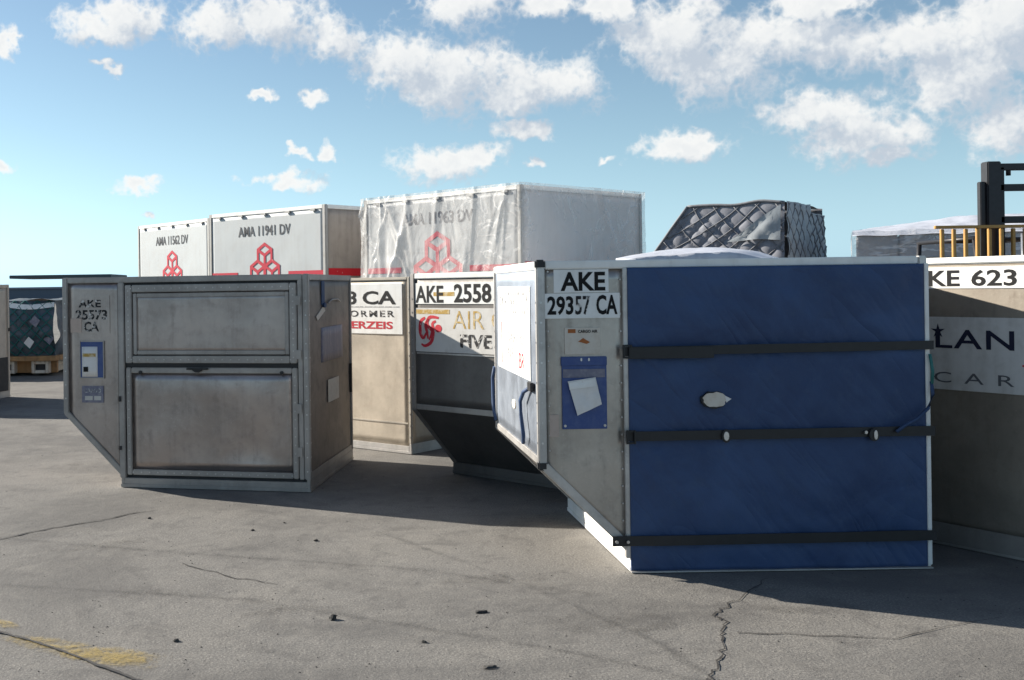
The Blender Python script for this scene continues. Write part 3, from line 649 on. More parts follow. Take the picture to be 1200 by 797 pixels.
# ---- B: container with the blue curtain front
rB, Ff, Fl, Fr, (Wd, D, H, B, BZ, BR, t) = ake('cargo_container', 'container with a strapped dark blue fabric curtain and AKE 29357 CA', (1.017, 5.584, 0), 0.004, Wd=2.045, H=1.633, sheet=M['alu'], frame=M['frame'], front=False, caps=M['black'], top_mat=M['pale_rail'], base_mat=M['pale_rail'], left=False)
panel(Fl, t, D - t, BZ + t, H - t, -0.012, M['alu_mirror'], rB, amp=0.004, seed=5)
bx = lambda px: (px - 627) / 226.5
bz = lambda py: H - (py - 305.5) / 223.0
# aluminium edge strip beside the curtain
MB().slab(Ff, B - 0.02, B + 0.006, BR - 0.02, H - t, -0.03, 0.004).build('edge_strip', M['frame'], rB, 0.003)
def folds(u, v, x, z):
    a = 0.026 * math.sin(11 * (x * 0.75 + z * 0.9) + 2 * mn.noise(Vector((x, z, 4)))) * mn.noise(Vector((x * 1.3, z * 1.3, 8)))
    b_ = 0.011 * mn.noise(Vector((x * 4 + z * 3, z * 4 - x * 2, 1))) + 0.005 * mn.noise(Vector((x * 11 + z * 8, z * 10 - x * 5, 6)))
    pinch = sum(math.exp(-((z - s) / 0.05) ** 2) for s in (1.16, 0.715, 0.165))
    bulge = 0.016 * abs(math.sin(math.pi * (z - 0.165) / 0.497)) if z > 0.165 else 0
    edge = min(1, 12 * min(u, 1 - u))
    return (a + b_ + bulge - 0.007 * pinch) * edge
cur = panel(Ff, B + 0.004, Wd - 0.022, 0.012, H - 0.042, 0.010, M['curtain'], rB, 'curtain', amp=0.006, seed=31, shape=folds, nx=90, nz=90)
MB().slab(Ff, Wd - 0.021, Wd + 0.002, 0.02, H - 0.04, 0.0, 0.012).build('edge_strip', M['pale_rail'], rB, 0.003)
MB().slab(Ff, B + 0.0, Wd - 0.004, 0.0045, 0.0115, 0.0, 0.03).build('bottom_lip', M['frame'], rB, 0.001)
def strap(z, xs, w, tilt, sag, extra=None):
    nx = 40
    def fn(u, v):
        x = xs + (Wd + 0.012 - xs) * u
        zz = z + tilt * u + (v - 0.5) * w * (1 + 0.08 * mn.noise(Vector((x * 3, z, 1)))) - sag * math.sin(math.pi * u)
        d = 0.028 + 0.006 * mn.noise(Vector((x * 2, z * 3, 5))) + (0.006 if x > B + .1 else 0)
        return Ff(x, zz, d)
    m = MB(); m.grid(fn, nx, 2)
    m2 = [Vector(v) + Vector((0, 0.006, 0)) for v in m.v]
    n = len(m.v); m.add(m2, [tuple(reversed([i for i in f])) for f in m.f[:]], True)
    W3 = nx + 1
    for j in (0, 2):
        for i in range(nx): m.f.append((j * W3 + i, j * W3 + i + 1, n + j * W3 + i + 1, n + j * W3 + i)); m.sm.append(False); m.mi.append(0)
    m.sm = [False] * len(m.f)
    return m.build('strap', M['black'], rB)
s1 = strap(bz(412), bx(727), 0.046, 0.012, 0.0); s2 = strap(bz(510.5), bx(730), 0.050, 0.008, 0.0); s3 = strap(bz(632), bx(712), 0.052, 0.010, 0.0)
MB().slab(Ff, bx(733), bx(833), bz(420.5), bz(407), 0.038, 0.0445).build('strap_tail', M['black'], s1, 0.002)
for s_, px, py in ((s1, 730, 412), (s2, 733, 511)):
    ring(MB(), Ff, bx(px - 4), bx(px + 7), bz(py + 8), bz(py - 8), 0.010, 0.03, 0.045).build('buckle', M['black'], s_, 0.002)
MB().disc(Ff, bx(846), bz(511), 0.024, 0.036, 0.036, 0.048, 14).build('buckle', M['black'], s2, 0.002)
MB().disc(Ff, bx(845.5), bz(511), 0.014, 0.024, 0.048, 0.054, 12).build('buckle_pin', M['steel'], s2, 0.002)
MB().disc(Ff, bx(1020), bz(512), 0.028, 0.034, 0.036, 0.048, 14).build('buckle', M['black'], s2, 0.002)
MB().disc(Ff, bx(1021), bz(512), 0.010, 0.026, 0.048, 0.054, 10).build('buckle_pin', M['steel'], s2, 0.002)
MB().disc(Ff, bx(1010), bz(509), 0.008, 0.009, 0.038, 0.05, 10).build('rivet', M['steel'], s2)
for px in (716, 729): MB().disc(Ff, bx(px), bz(632), 0.008, 0.008, 0.034, 0.046, 10).build('rivet', M['steel'], s3)
ov = MB().disc(Ff, bx(832), bz(469), 0.066, 0.045, 0.024, 0.046, 22, 0.1, 3).build('patch', M['black'], rB, 0.003)
MB().disc(Ff, bx(832.5), bz(469), 0.060, 0.039, 0.046, 0.049, 22, 0.1, 5).build('sticker', M['sticker'], ov)
MB().poly(Ff, [(bx(844), bz(464)), (bx(852), bz(468)), (bx(846), bz(472))], 0.046, 0.052).build('peeled_corner', M['paper'], ov)
MB().tube([Ff(bx(1091), bz(452), 0.02), Ff(bx(1090.5), bz(466), 0.035), Ff(bx(1083), bz(482), 0.05), Ff(bx(1070), bz(494), 0.052), Ff(bx(1055), bz(502), 0.05), Ff(bx(1046), bz(509), 0.045)], 0.009, 8).build('cord', M['blue_rope'], rB)
MB().tube([Ff(bx(1089), bz(420), 0.024), Ff(bx(1091.5), bz(440), 0.03), Ff(bx(1091), bz(455), 0.024)], 0.008, 8).build('cord', plain('green_cord', (.03, .16, .15), .7), rB)
# placards on the metal strip
p1 = MB().slab(Ff, bx(648), bx(713), bz(343), bz(316), -0.011, -0.006).build('placard', M['placard'], rB, 0.001)
letters(Ff, 'AKE', bx(656), bx(709), bz(341), bz(319), -0.0045, M['black_print'], p1, 0.028)
p2 = MB().slab(Ff, bx(637), bx(726), bz(373), bz(343.8), -0.011, -0.006).build('placard', M['placard'], rB, 0.001)
letters(Ff, '293', bx(640), bx(671), bz(369), bz(347), -0.0045, M['black_print'], p2, 0.028)
letters(Ff, '57', bx(673), bx(691), bz(369), bz(347), -0.0045, M['black_worn'], p2, 0.02)
letters(Ff, 'CA', bx(698), bx(723), bz(369), bz(346), -0.0045, M['black_print'], p2, 0.028)
p3 = MB().slab(Ff, bx(660), bx(702), bz(415), bz(384), -0.011, -0.006).build('notice_sticker', M['sticker'], rB, 0.001)
MB().slab(Ff, bx(664), bx(673), bz(390), bz(385.5), -0.006, -0.0045).build('sticker_mark', M['orange_ink'], p3)
text(Ff, 'CARGO AIR', bx(676), bx(699), bz(390), bz(386.5), -0.0045, M['black_print'], p3, 0.03)
MB().poly(Ff, [(bx(676), bz(400)), (bx(682), bz(396)), (bx(690), bz(401)), (bx(686), bz(403))], -0.006, -0.0045).build('sticker_mark', M['orange_ink'], p3)
p4 = MB().slab(Ff, bx(656), bx(709), bz(502), bz(427), -0.011, -0.002).build('document_pouch', M['blue_pouch'], rB, 0.002)
MB().slab(Ff, bx(655), bx(709.5), bz(428.5), bz(417.5), -0.011, 0.001).build('pouch_header', M['blue_pouch'], p4, 0.003)
MB().slab(Ff, bx(657), bx(707), bz(442), bz(432), -0.002, 0.0).build('pouch_window', M['lilac'], p4, 0.001)
for px in (679, 688): MB().disc(Ff, bx(px), bz(421), 0.005, 0.009, 0.001, 0.003, 10).build('rivet', M['steel'], p4)
for px, py in ((659, 498), (706, 498)): MB().disc(Ff, bx(px), bz(py), 0.007, 0.007, -0.002, 0.003, 10).build('rivet', M['steel'], p4)
pp = MB()
A4 = [(bx(662), bz(446)), (bx(695), bz(441.5)), (bx(702), bz(473)), (bx(673), bz(486))]
def quad(P, d, amp, sd):
    def fn(u, v):
        a = Vector(P[3]).lerp(Vector(P[2]), u); b_ = Vector(P[0]).lerp(Vector(P[1]), u); q = a.lerp(b_, v)
        return Ff(q.x, q.y, d + amp * mn.noise(Vector((u * 3 + sd, v * 3, sd))) + amp)
    return fn
pp.grid(quad(A4, 0.006, 0.007, 2), 12, 14); pap = pp.build('paper', M['paper'], p4, fixn=False)
f2 = MB(); f2.grid(quad([(bx(663), bz(447.5)), (bx(694), bz(443)), (bx(696), bz(452)), (bx(664), bz(455.5))], 0.014, 0.003, 5), 8, 4); f2.build('folded_paper', M['placard'], p4, fixn=False)
MB().slab(Ff, bx(641), bx(652), bz(511), bz(485), -0.011, -0.007).build('peeling_label', M['pink_sticker'], rB, 0.001)
rv = MB()
for k in range(16): rv.disc(Ff, B - 0.03, 0.18 + k * 0.09, 0.005, 0.005, -0.012, -0.007, 8)
for k in range(13): rv.disc(Ff, 0.062, BZ + 0.08 + k * 0.078, 0.005, 0.005, -0.012, -0.008, 8)
tag(rv.build('rivets', M['frame'], rB), kind='stuff')
# left side of B
lf = lambda px: D - (px - 578) * D / 50.0
Q = MB().slab(Fl, 0.16, 1.30, 0.985, 1.30, -0.012, -0.005).build('placard', M['placard'], rB, 0.001)
Q2 = MB().slab(Fl, 0.16, 1.30, 1.302, 1.50, -0.012, -0.006).build('placard', M['placard'], rB, 0.001)
text(Fl, 'AKE 29357 CA', 0.2, 1.26, 1.34, 1.47, -0.0045, M['grey_print'], Q2, 0.0)
text(Fl, 'CARGO', 0.5, 1.12, 1.17, 1.225, -0.0035, M['grey_print'], Q, 0.0)
letters(Fl, 'AIR', 0.5, 0.78, 1.075, 1.135, -0.0035, M['grey_print'], Q, 0.0)
MB().slab(Fl, 0.3, 0.325, 1.02, 1.28, -0.005, -0.0035).build('red_line', M['red_print'], Q)
text(Fl, 'BR', 0.95, 1.12, 1.03, 1.12, -0.0035, M['red_print'], Q, 0.0)
MB().disc(Fl, 0.72, 0.80, 0.06, 0.028, -0.012, -0.006, 16).build('sticker', M['sticker'], rB)
MB().tube([Fl(1.33, 0.955, 0.0), Fl(1.22, 0.92, 0.02), Fl(1.12, 0.86, 0.022), Fl(1.14, 0.78, 0.022), Fl(1.2, 0.68, 0.02), Fl(1.16, 0.63, 0.015)], 0.011, 8).build('cord', M['blue_rope'], rB)
MB().slab(Fl, 1.30, 1.40, 0.935, 0.985, -0.004, 0.014).build('latch', M['black'], rB, 0.004)
MB().tube([Fl(0.03, 0.97, 0.003), Fl(0.0, 0.9, 0.012), Fl(0.01, 0.7, 0.012), Fl(0.06, 0.62, 0.004)], 0.012, 8).build('cord', M['blue_rope'], rB)

# ---- C: pale container between, face with red emblem, its overhanging side towards us
rzC = math.atan2(math.cos(R(47)), math.sin(R(47)))
cD = 1.534
# local x axis = (sin43, cos43); the left visible edge is local (0, D)
xa = Vector((math.sin(R(47)), math.cos(R(47)), 0)); ya = Vector((-xa.y, xa.x, 0))
oC = Vector((0.53, 8.3, 0)) - ya * cD
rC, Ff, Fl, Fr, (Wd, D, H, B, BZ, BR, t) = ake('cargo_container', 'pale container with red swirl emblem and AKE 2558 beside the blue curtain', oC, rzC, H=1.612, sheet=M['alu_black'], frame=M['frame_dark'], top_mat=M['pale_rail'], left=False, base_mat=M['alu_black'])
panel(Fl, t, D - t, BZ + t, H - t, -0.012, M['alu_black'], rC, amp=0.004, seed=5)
cx = lambda px: (px - 480) / 98.0 * 0.79 * (1.0 - 0.05 * (1 - (px - 480) / 98.0)) + 0.0
cz = lambda py: H - (py - 322) / 160.0 
p = MB().slab(Fl, 0.05, 1.44, 1.375, 1.535, -0.012, -0.007).build('placard', M['placard'], rC, 0.001)
letters(Fl, 'AKE', 0.055, 0.34, 1.385, 1.515, -0.0055, M['black_print'], p, 0.02)
letters(Fl, '2558', 0.445, 0.80, 1.385, 1.525, -0.0055, M['black_print'], p, 0.028)
MB().slab(Fl, 0.24, 0.45, 1.435, 1.465, -0.007, -0.0062).build('faded_stripe', M['gold_print'], p)
p = MB().slab(Fl, 0.05, 1.44, 1.01, 1.345, -0.012, -0.0075).build('placard', M['placard_dirty'], rC, 0.001)
MB().slab(Fl, 0.06, 0.40, 1.30, 1.333, -0.0075, -0.006).build('faded_stripe', M['gold_print'], p)
letters(Fl, 'AIR C', 0.43, 0.92, 1.19, 1.325, -0.006, M['gold_print'], p, -0.008)
letters(Fl, 'FIVE', 0.50, 0.80, 1.05, 1.15, -0.006, M['black_worn'], p, 0.03)
em = MB()
def ribbon(pts, w):
    n = 14; P = []
    for i in range(n + 1):
        u = i / n * (len(pts) - 1); k = min(int(u), len(pts) - 2); f = u - k
        a = [Vector((*pts[max(0, min(len(pts) - 1, k + j))], 0)) for j in (-1, 0, 1, 2)]
        q = 0.5 * (2 * a[1] + (a[2] - a[0]) * f + (2 * a[0] - 5 * a[1] + 4 * a[2] - a[3]) * f * f + (3 * a[1] - a[0] - 3 * a[2] + a[3]) * f ** 3)
        P.append(q - Vector((0.05, 0, 0)))
    vs = []
    for i, q in enumerate(P):
        tt = (P[min(i + 1, n)] - P[max(0, i - 1)]).normalized(); nn = Vector((-tt.y, tt.x, 0)); ww = w * (0.35 + 0.65 * math.sin(math.pi * (0.1 + 0.85 * i / n)))
        vs += [Fl((q + nn * ww).x, (q + nn * ww).y, -0.006), Fl((q - nn * ww).x, (q - nn * ww).y, -0.006)]
    em.add(vs, [(2 * i, 2 * i + 1, 2 * i + 3, 2 * i + 2) for i in range(n)])
ribbon([(0.34, 1.27), (0.25, 1.275), (0.22, 1.22), (0.27, 1.17), (0.24, 1.10)], 0.015)
ribbon([(0.20, 1.27), (0.155, 1.24), (0.15, 1.16), (0.18, 1.115), (0.215, 1.16)], 0.016)
ribbon([(0.31, 1.245), (0.275, 1.225), (0.285, 1.17), (0.265, 1.09), (0.20, 1.055), (0.16, 1.07)], 0.015)
ribbon([(0.24, 1.26), (0.205, 1.22), (0.22, 1.16), (0.23, 1.11)], 0.014)
em.disc(Fl, 0.285, 1.19, 0.035, 0.03, -0.0075, -0.0055, 14)
em.build('emblem', M['red_print'], p)
MB().slab(Fl, 0.06, 1.40, 0.992, 1.004, -0.012, -0.004).build('trim_strip', M['frame'], rC, 0.002)

# ---- D: tan container seen past the right side of the silver one
th = R(42); xa = Vector((math.cos(th), -math.sin(th), 0)); oD = Vector((0.61, 9.6, 0)) - xa * 2.007
rD, Ff, Fl, Fr, (Wd, D, H, B, BZ, BR, t) = ake('cargo_container', 'sunlit tan container with CA and red words right of the silver one', oD, -th, H=1.60, sheet=M['tan_face'], frame=M['alu_tan'], front=True, t=0.03)
p = MB().slab(Ff, Wd - 0.95, Wd - 0.09, 1.08, 1.54, -0.011, -0.004).build('placard', M['placard'], rD, 0.001)
text(Ff, '3', Wd - 0.745, Wd - 0.635, 1.35, 1.475, -0.0025, M['black_print'], p, 0.025)
letters(Ff, 'CA', Wd - 0.56, Wd - 0.16, 1.35, 1.475, -0.0025, M['black_print'], p, 0.025)
text(Ff, 'FORMER', Wd - 0.80, Wd - 0.18, 1.235, 1.295, -0.0025, M['black_worn'], p, 0.02, 1.3)
text(Ff, 'VERZEIS', Wd - 0.82, Wd - 0.20, 1.125, 1.195, -0.0025, M['red_print'], p, 0.03)
MB().slab(Ff, Wd - 0.95, Wd - 0.12, 1.325, 1.332, -0.004, -0.0025).build('rule', M['grey_print'], p)
MB().slab(Ff, B + 0.1, Wd - 0.04, 0.27, 0.285, -0.014, -0.006).build('seam', M['alu_tan'], rD, 0.002)
# ---- E: container at the right edge with the large dark lettering
th = R(60); fd = Vector((math.cos(th), -math.sin(th), 0)); nx_ = Vector((-math.sin(th), -math.cos(th), 0))
yE = fd; xE = Vector((yE.y, -yE.x, 0))
corner = Vector((3.375, 6.09, 0)) - fd * 0.46
oE = corner - xE * 2.007
rE, Ff, Fl, Fr, (Wd, D, H, B, BZ, BR, t) = ake('cargo_container', 'tan container at the right edge with AKE 623 and a grey LAN CARGO board', oE, math.atan2(xE.y, xE.x), H=1.632, sheet=M['alu_brown'], frame=M['frame'], top_mat=M['pale_rail'], t=0.04)
e0 = 0.46
p = MB().slab(Fr, 0.30, 1.46, 1.455, 1.575, -0.012, -0.006).build('placard', M['placard'], rE, 0.001)
letters(Fr, 'AKE', 0.30, 0.60, 1.468, 1.558, -0.0045, M['black_print'], p, 0.02)
letters(Fr, '623', 0.665, 0.905, 1.468, 1.558, -0.0045, M['black_print'], p, 0.02)
p = MB().slab(Fr, 0.05, 1.48, 0.885, 1.295, -0.012, -0.003).build('sign_board', M['placard_dirty'], rE, 0.002)
letters(Fr, 'LAN', e0 + 0.0, e0 + 0.43, 1.12, 1.225, -0.0015, M['navy_print'], p, 0.012, 1.1)
letters(Fr, 'CARGO', e0 - 0.01, e0 + 0.80, 0.925, 0.985, -0.0015, M['dim_print'], p, 0.0, 1.8)
star = [(e0 + 0.015 + (0.042 if k % 2 == 0 else 0.014) * math.sin(k * math.pi / 5), 1.215 + (0.042 if k % 2 == 0 else 0.014) * math.cos(k * math.pi / 5)) for k in range(10)]
MB().poly(Fr, star, -0.003, -0.0012).build('star_mark', M['navy_print'], p)
MB().slab(Fr, e0 + 0.47, e0 + 0.95, 1.036, 1.046, -0.003, -0.0012).build('red_rule', M['red_print'], p)
MB().slab(Fr, 0.02, D - 0.02, 0.02, 0.13, -0.005, 0.006).build('skirt_rail', M['frame_dark'], rE, 0.004)

# ---- F: container sliver at the left edge of the photo
th = R(12); bk = Vector((math.sin(th), math.cos(th), 0)); xa = Vector((math.cos(th), -math.sin(th), 0))
oF = Vector((-4.81, 15.5, 0)) - bk * 1.534 - xa * 2.007
rF = ake('cargo_container', 'beige container cut off by the left edge of the photo', oF, -th, sheet=M['beige'], frame=M['beige'], t=0.05)[0]
Wd = 2.007
FrF = frame_of((Wd, 0, 0), (0, 1, 0), (1, 0, 0))
MB().slab(FrF, 0.06, 1.47, 0.10, 0.58, -0.012, 0.002).build('dark_lower_panel', M['dark'], rF, 0.003)  # dark panel over the lower part of the right side
MB().slab(FrF, 1.49, 1.53, 0.95, 1.0, 0.0, 0.014).build('latch', M['black'], rF)

# ------------------------------------------------------------------ tall white main-deck boxes on dollies
def hexlogo(mb, F, cx, cz, r, w, sx_=1.0, d=0.002):
    pts = [(cx + sx_ * r * math.sin(k * math.pi / 3), cz + r * math.cos(k * math.pi / 3)) for k in range(6)]
    def seg(a, b):
        a, b = Vector((*a, 0)), Vector((*b, 0)); tt = (b - a).normalized(); n = Vector((-tt.y, tt.x, 0)) * w / 2
        a = a - tt * w * 0.3; b = b + tt * w * 0.3
        mb.poly(F, [(v.x, v.y) for v in (a - n, b - n, b + n, a + n)], d - 0.001, d + 0.001 + 0.0003 * len(mb.f) / 100)
    for k in range(6): seg(pts[k], pts[(k + 1) % 6])
    for k in (1, 3, 5): seg((cx, cz), pts[k])
def big_box(label, right_corner, th, Lf, Ls, H0, H, code, side_mat, red_side=True, logo_s=1.0, front_mat=None, group='tall white cargo boxes'):
    fd = Vector((math.cos(th), -math.sin(th), 0)); o = Vector((*right_corner, 0)) - fd * Lf
    root = thing('tall_cargo_box', label, 'cargo box', (o.x, o.y, 0), -th, group)
    Ff = frame_of((0, 0, 0), (1, 0, 0), (0, -1, 0)); Fl = frame_of((0, Ls, 0), (0, -1, 0), (-1, 0, 0)); Fr = frame_of((Lf, 0, 0), (0, 1, 0), (1, 0, 0)); Fb = frame_of((Lf, Ls, 0), (-1, 0, 0), (0, 1, 0))
    t = 0.07
    MB().box(0.05, Lf - 0.05, 0.05, Ls - 0.05, H0 + 0.05, H - 0.04).build('shell', M['dark'], root)
    b = MB(); b.box(0, Lf, 0, Ls, H0, H0 + 0.08); b.build('base_pallet', M['frame'], root, 0.006)
    for x in (0, Lf - t):
        for y in (0, Ls - t): MB().box(x, x + t, y, y + t, H0 + 0.08, H).build('post', M['ama_frame'], root, 0.008)
    for y in (0, Ls - t): MB().box(t, Lf - t, y + .002, y + t - .002, H - t, H - 0.002).build('top_rail', M['pale_rail'], root, 0.006)
    for x in (0, Lf - t): MB().box(x + .002, x + t - .002, t, Ls - t, H - t, H - 0.002).build('top_rail', M['pale_rail'], root, 0.006)
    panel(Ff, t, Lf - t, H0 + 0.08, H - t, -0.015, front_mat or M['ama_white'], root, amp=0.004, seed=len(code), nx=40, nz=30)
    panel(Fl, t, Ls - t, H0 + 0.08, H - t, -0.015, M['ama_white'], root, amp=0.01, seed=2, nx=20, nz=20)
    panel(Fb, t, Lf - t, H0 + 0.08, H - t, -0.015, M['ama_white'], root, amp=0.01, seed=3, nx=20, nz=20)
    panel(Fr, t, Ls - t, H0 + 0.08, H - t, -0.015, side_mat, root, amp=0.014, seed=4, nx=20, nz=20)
    MB().box(0.05, Lf - 0.05, 0.05, Ls - 0.05, H - 0.04, H - 0.014).build('roof_panel', M['ama_white'], root)
    # seams and lashing clips along the top rail
    for k in range(5): MB().slab(Ff, 0.25 + k * (Lf - 0.6) / 4, 0.37 + k * (Lf - 0.6) / 4, H - t - 0.03, H - t + 0.01, -0.002, 0.02).build('lashing_clip', M['ama_frame'], root, 0.004)
    letters(Ff, code, Lf * 0.27, Lf * 0.72, H - 0.47, H - 0.28, -0.0085, M['navy_print'] if front_mat else M['code_print'], root, 0.012)
    lg = MB(); r = 0.20 * logo_s; cx_ = Lf * 0.50; zt = H - 0.62
    hexlogo(lg, Ff, cx_, zt - r, r, 0.055 * logo_s, 1.08, -0.009)
    for s_ in (-1, 1): hexlogo(lg, Ff, cx_ + s_ * r * 1.08 * 0.87 * 1.05, zt - r * 2.5, r, 0.055 * logo_s, 1.08, -0.009)
    lg.build('emblem', M['red_logo'], root)
    if red_side:
        MB().slab(Ff, t, Lf * 0.26, H - 1.21, H - 1.12, -0.012, -0.007).build('red_band', M['red_logo'], root)
        MB().slab(Ff, Lf * 0.70, Lf - t, H - 1.21, H - 1.12, -0.012, -0.007).build('red_band', M['red_logo'], root)
        MB().slab(Fr, t, Ls - t, H - 1.22, H - 1.09, -0.003, 0.0025).build('red_band', M['red_bright'], root)
    return root
def dolly(box, label, Lf, Ls, H0):
    root = thing('cargo_dolly', label, 'cargo dolly', box.location, box.rotation_euler.z, 'cargo dollies under the tall boxes')
    MB().box(-0.05, Lf + 0.05, 0.1, Ls - 0.1, H0 - 0.12, H0 - 0.004).build('deck', M['ama_frame'], root, 0.01)
    for x in (0.5, Lf - 0.5):
        for y in (0.35, Ls - 0.35):
            w = MB(); w.tube([(x, y - 0.08, 0.18), (x, y + 0.08, 0.18)], 0.18, 18); w.build('wheel', M['tyre'], root)
        MB().box(x - 0.05, x + 0.05, 0.3, Ls - 0.3, 0.14, H0 - 0.12).build('axle', M['ama_frame'], root)
    MB().beam((-0.05, Ls / 2, H0 - 0.1), (-0.9, Ls / 2, 0.3), (0, 1, 0), 0.06, (0, 0, 1), 0.06).build('tow_bar', M['ama_frame'], root)
T = 2.94
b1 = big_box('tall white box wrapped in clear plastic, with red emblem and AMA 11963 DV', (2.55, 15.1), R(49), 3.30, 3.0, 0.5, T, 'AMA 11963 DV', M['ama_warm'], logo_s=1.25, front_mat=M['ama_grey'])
b2 = big_box('tall white box with a brown right side, red emblem and AMA 11941 DV', (-0.26, 18.18), R(45), 3.18, 2.6, 0.5, T, 'AMA 11941 DV', M['ama_side'])
b3 = big_box('farthest tall white box with a red emblem, behind the left end of the silver container', (-2.62, 21.3), R(52), 3.05, 2.6, 0.5, T, 'AMA 11562 DV', M['ama_white'], red_side=False)
dolly(b1, 'low wheeled dolly carrying the plastic wrapped white box', 3.30, 3.0, 0.5)
dolly(b2, 'low wheeled dolly carrying the white box with the brown side', 3.18, 2.6, 0.5)
dolly(b3, 'low wheeled dolly carrying the farthest white box', 3.05, 2.6, 0.5)
# loose film over the nearest box: a skirted sheet
def film_cover(name, label, Lf, Ls, H0, H, loc, rz, mat, seed, drop=1.75, off=0.05, amp=0.06):
    mb = MB()
    per = 2 * (Lf + Ls); nu = 520; nv = 60
    rr_ = random.Random(seed); folds_ = [(rr_.uniform(0, per), rr_.uniform(-0.5, 0.5), rr_.uniform(0.025, 0.06), rr_.uniform(0.02, 0.06), rr_.random() < 0.5) for _ in range(46)]
    def base(s_):
        s_ = s_ % per
        if s_ < Lf: return Vector((s_, 0, 0)), Vector((0, -1, 0))
        s_ -= Lf
        if s_ < Ls: return Vector((Lf, s_, 0)), Vector((1, 0, 0))
        s_ -= Ls
        if s_ < Lf: return Vector((Lf - s_, Ls, 0)), Vector((0, 1, 0))
        s_ -= Lf
        return Vector((0, Ls - s_, 0)), Vector((-1, 0, 0))
    def fn(u, v):
        s_ = u * per; p, n = base(s_)
        dn = 1 - v; z = H + off * 0.5 - dn * drop * (1 + 0.04 * mn.noise(Vector((s_ * 1.5, 1, seed))))
        a = amp * (0.25 + 1.3 * dn) * (mn.noise(Vector((s_ * 1.4, z * 0.7, seed))) + 0.45 * mn.noise(Vector((s_ * 3.4 + z * 1.5, z * 1.6, seed + 3))) + 0.0)
        for (fs_, sl_, wd_, am_, top_) in folds_:
            q_ = (s_ - fs_ - sl_ * (H - z)) / wd_
            if abs(q_) < 3: a += am_ * math.exp(-q_ * q_) * ((1 - dn) ** 1.3 if top_ else dn ** 1.2)
        a += 0.05 * dn ** 2 * (abs(mn.noise(Vector((s_ * 5, z * 5, seed + 9)))) - 0.2) * 1.6
        a = max(a, -off * 0.6)
        c = Vector((Lf / 2, Ls / 2, 0)); rad = (p - c).normalized()
        q = p + n * (off * 0.5) + rad * (off * 0.7 + a); q.z = z
        return q
    mb.grid(lambda u, v: fn(u % 1.0 if u < 1 else 0.0, v), nu, nv)
    mb.grid(lambda u, v: (-off + (Lf + 2 * off) * u, -off + (Ls + 2 * off) * v, H + off * 0.55 + 0.012 * mn.noise(Vector((u * 8, v * 8, seed)))), 30, 30)
    o = mb.build(name, mat, None, fixn=False); o.location = loc; o.rotation_euler = (0, 0, rz)
    return tag(o, label, 'plastic sheet')
film_cover('plastic_sheet', 'crumpled clear plastic film draped over the nearest tall white box', 3.30, 3.0, 0.5, T, b1.location, b1.rotation_euler.z, M['film'], 4)

# ------------------------------------------------------------------ cargo behind the curtained container
def dome_cargo(name, label, cat, x, y, rz, L, Dp, h, hf, mat, skid=True, seed=1):
    root = thing(name, label, cat, (x, y, 0), rz)
    MB().box(-L / 2, L / 2, -Dp / 2, Dp / 2, 0.35, 0.43).build('base_pallet', M['frame'], root, 0.006)
    for k in (-1, 0, 1): MB().box(k * L * 0.4 - 0.06, k * L * 0.4 + 0.06, -Dp / 2 + .02, Dp / 2 - .02, 0.0, 0.35).build('skid_beam', M['wood'], root, 0.006)
    mb = MB()
    def fn(u, v):
        # u round, v up the wall then over the top
        a = 2 * math.pi * u; cx_, sx_ = math.cos(a), math.sin(a)
        sq = 1 / max(abs(cx_), abs(sx_)) ** 0.75
        if v < 0.5: rr = 1.0; z = 0.43 + (h - 0.43) * v / 0.5
        else: rr = 1 - (v - 0.5) / 0.5; z = None
        X, Y = cx_ * sq * L / 2 * rr * 0.96, sx_ * sq * Dp / 2 * rr * 0.96
        top = hf(X / (L / 2), Y / (Dp / 2))
        if z is None: z = top
        else: z = 0.43 + (top - 0.43) * v / 0.5
        n = mn.noise(Vector((X * 1.6, Y * 1.6, z * 1.6 + seed))) + 0.5 * mn.noise(Vector((X * 5, Y * 5, z * 2 + seed)))
        return (X * (1 + 0.03 * n), Y * (1 + 0.03 * n), z + 0.025 * n)
    mb.grid(lambda u, v: fn(u if u < 1 else 0, v), 80, 36)
    mb.build('wrapped_load', mat, root, fixn=False)
    return root
dome_cargo('wrapped_cargo_pallet', 'low cargo pallet under pale plastic sheet, just behind the blue curtain container', 'cargo pallet', 4.72, 13.6, R(-14), 2.5, 2.2, 1.9,
           lambda a, b: 1.955 - 0.10 * max(0, a - 0.0) - 0.16 * max(0, a - 0.25) - 0.12 * a * a - 0.1 * b * b, M['tarp'], seed=2)

# netted pallet: grey covered load under a diamond mesh net
rN = thing('netted_cargo_pallet', 'tall grey cargo pallet under a diamond mesh net, left side sloping', 'netted cargo', (7.2, 22.16, 0), R(-38))
LN, DN, HN = 1.92, 2.8, 3.12
MB().box(-0.55, LN + 0.1, -0.1, DN + 0.1, 0.5, 0.58).build('base_pallet', M['frame'], rN, 0.006)
MB().box(-0.4, LN, 0.1, DN - 0.1, 0.02, 0.5).build('skid_beam', M['wood'], rN, 0.01)
def pillow(s_, z):
    a = (s_ + z) / 0.40; b_ = (s_ - z) / 0.40
    return (0.055 + 0.03 * mn.noise(Vector((math.floor(a) * 3.7, math.floor(b_) * 1.9, 0.5)))) * (abs(math.sin(math.pi * a)) * abs(math.sin(math.pi * b_))) ** 0.33
def topn(x): return HN - 0.03 + 0.05 * mn.noise(Vector((x * 1.7, 2, 5))) - (0.16 if x > 99 else 0)
def nfront(u, v, extra=0.0):
    x = LN * u; z = 0.58 + (topn(x) - 0.58) * v
    skew = -1.9 * (1 - v) * (1 - u) ** 2
    return Vector((x + skew, -pillow(x + skew, z) * min(1, 5 * (1 - v) + .15) - extra - 0.05 * (1 - v), z))
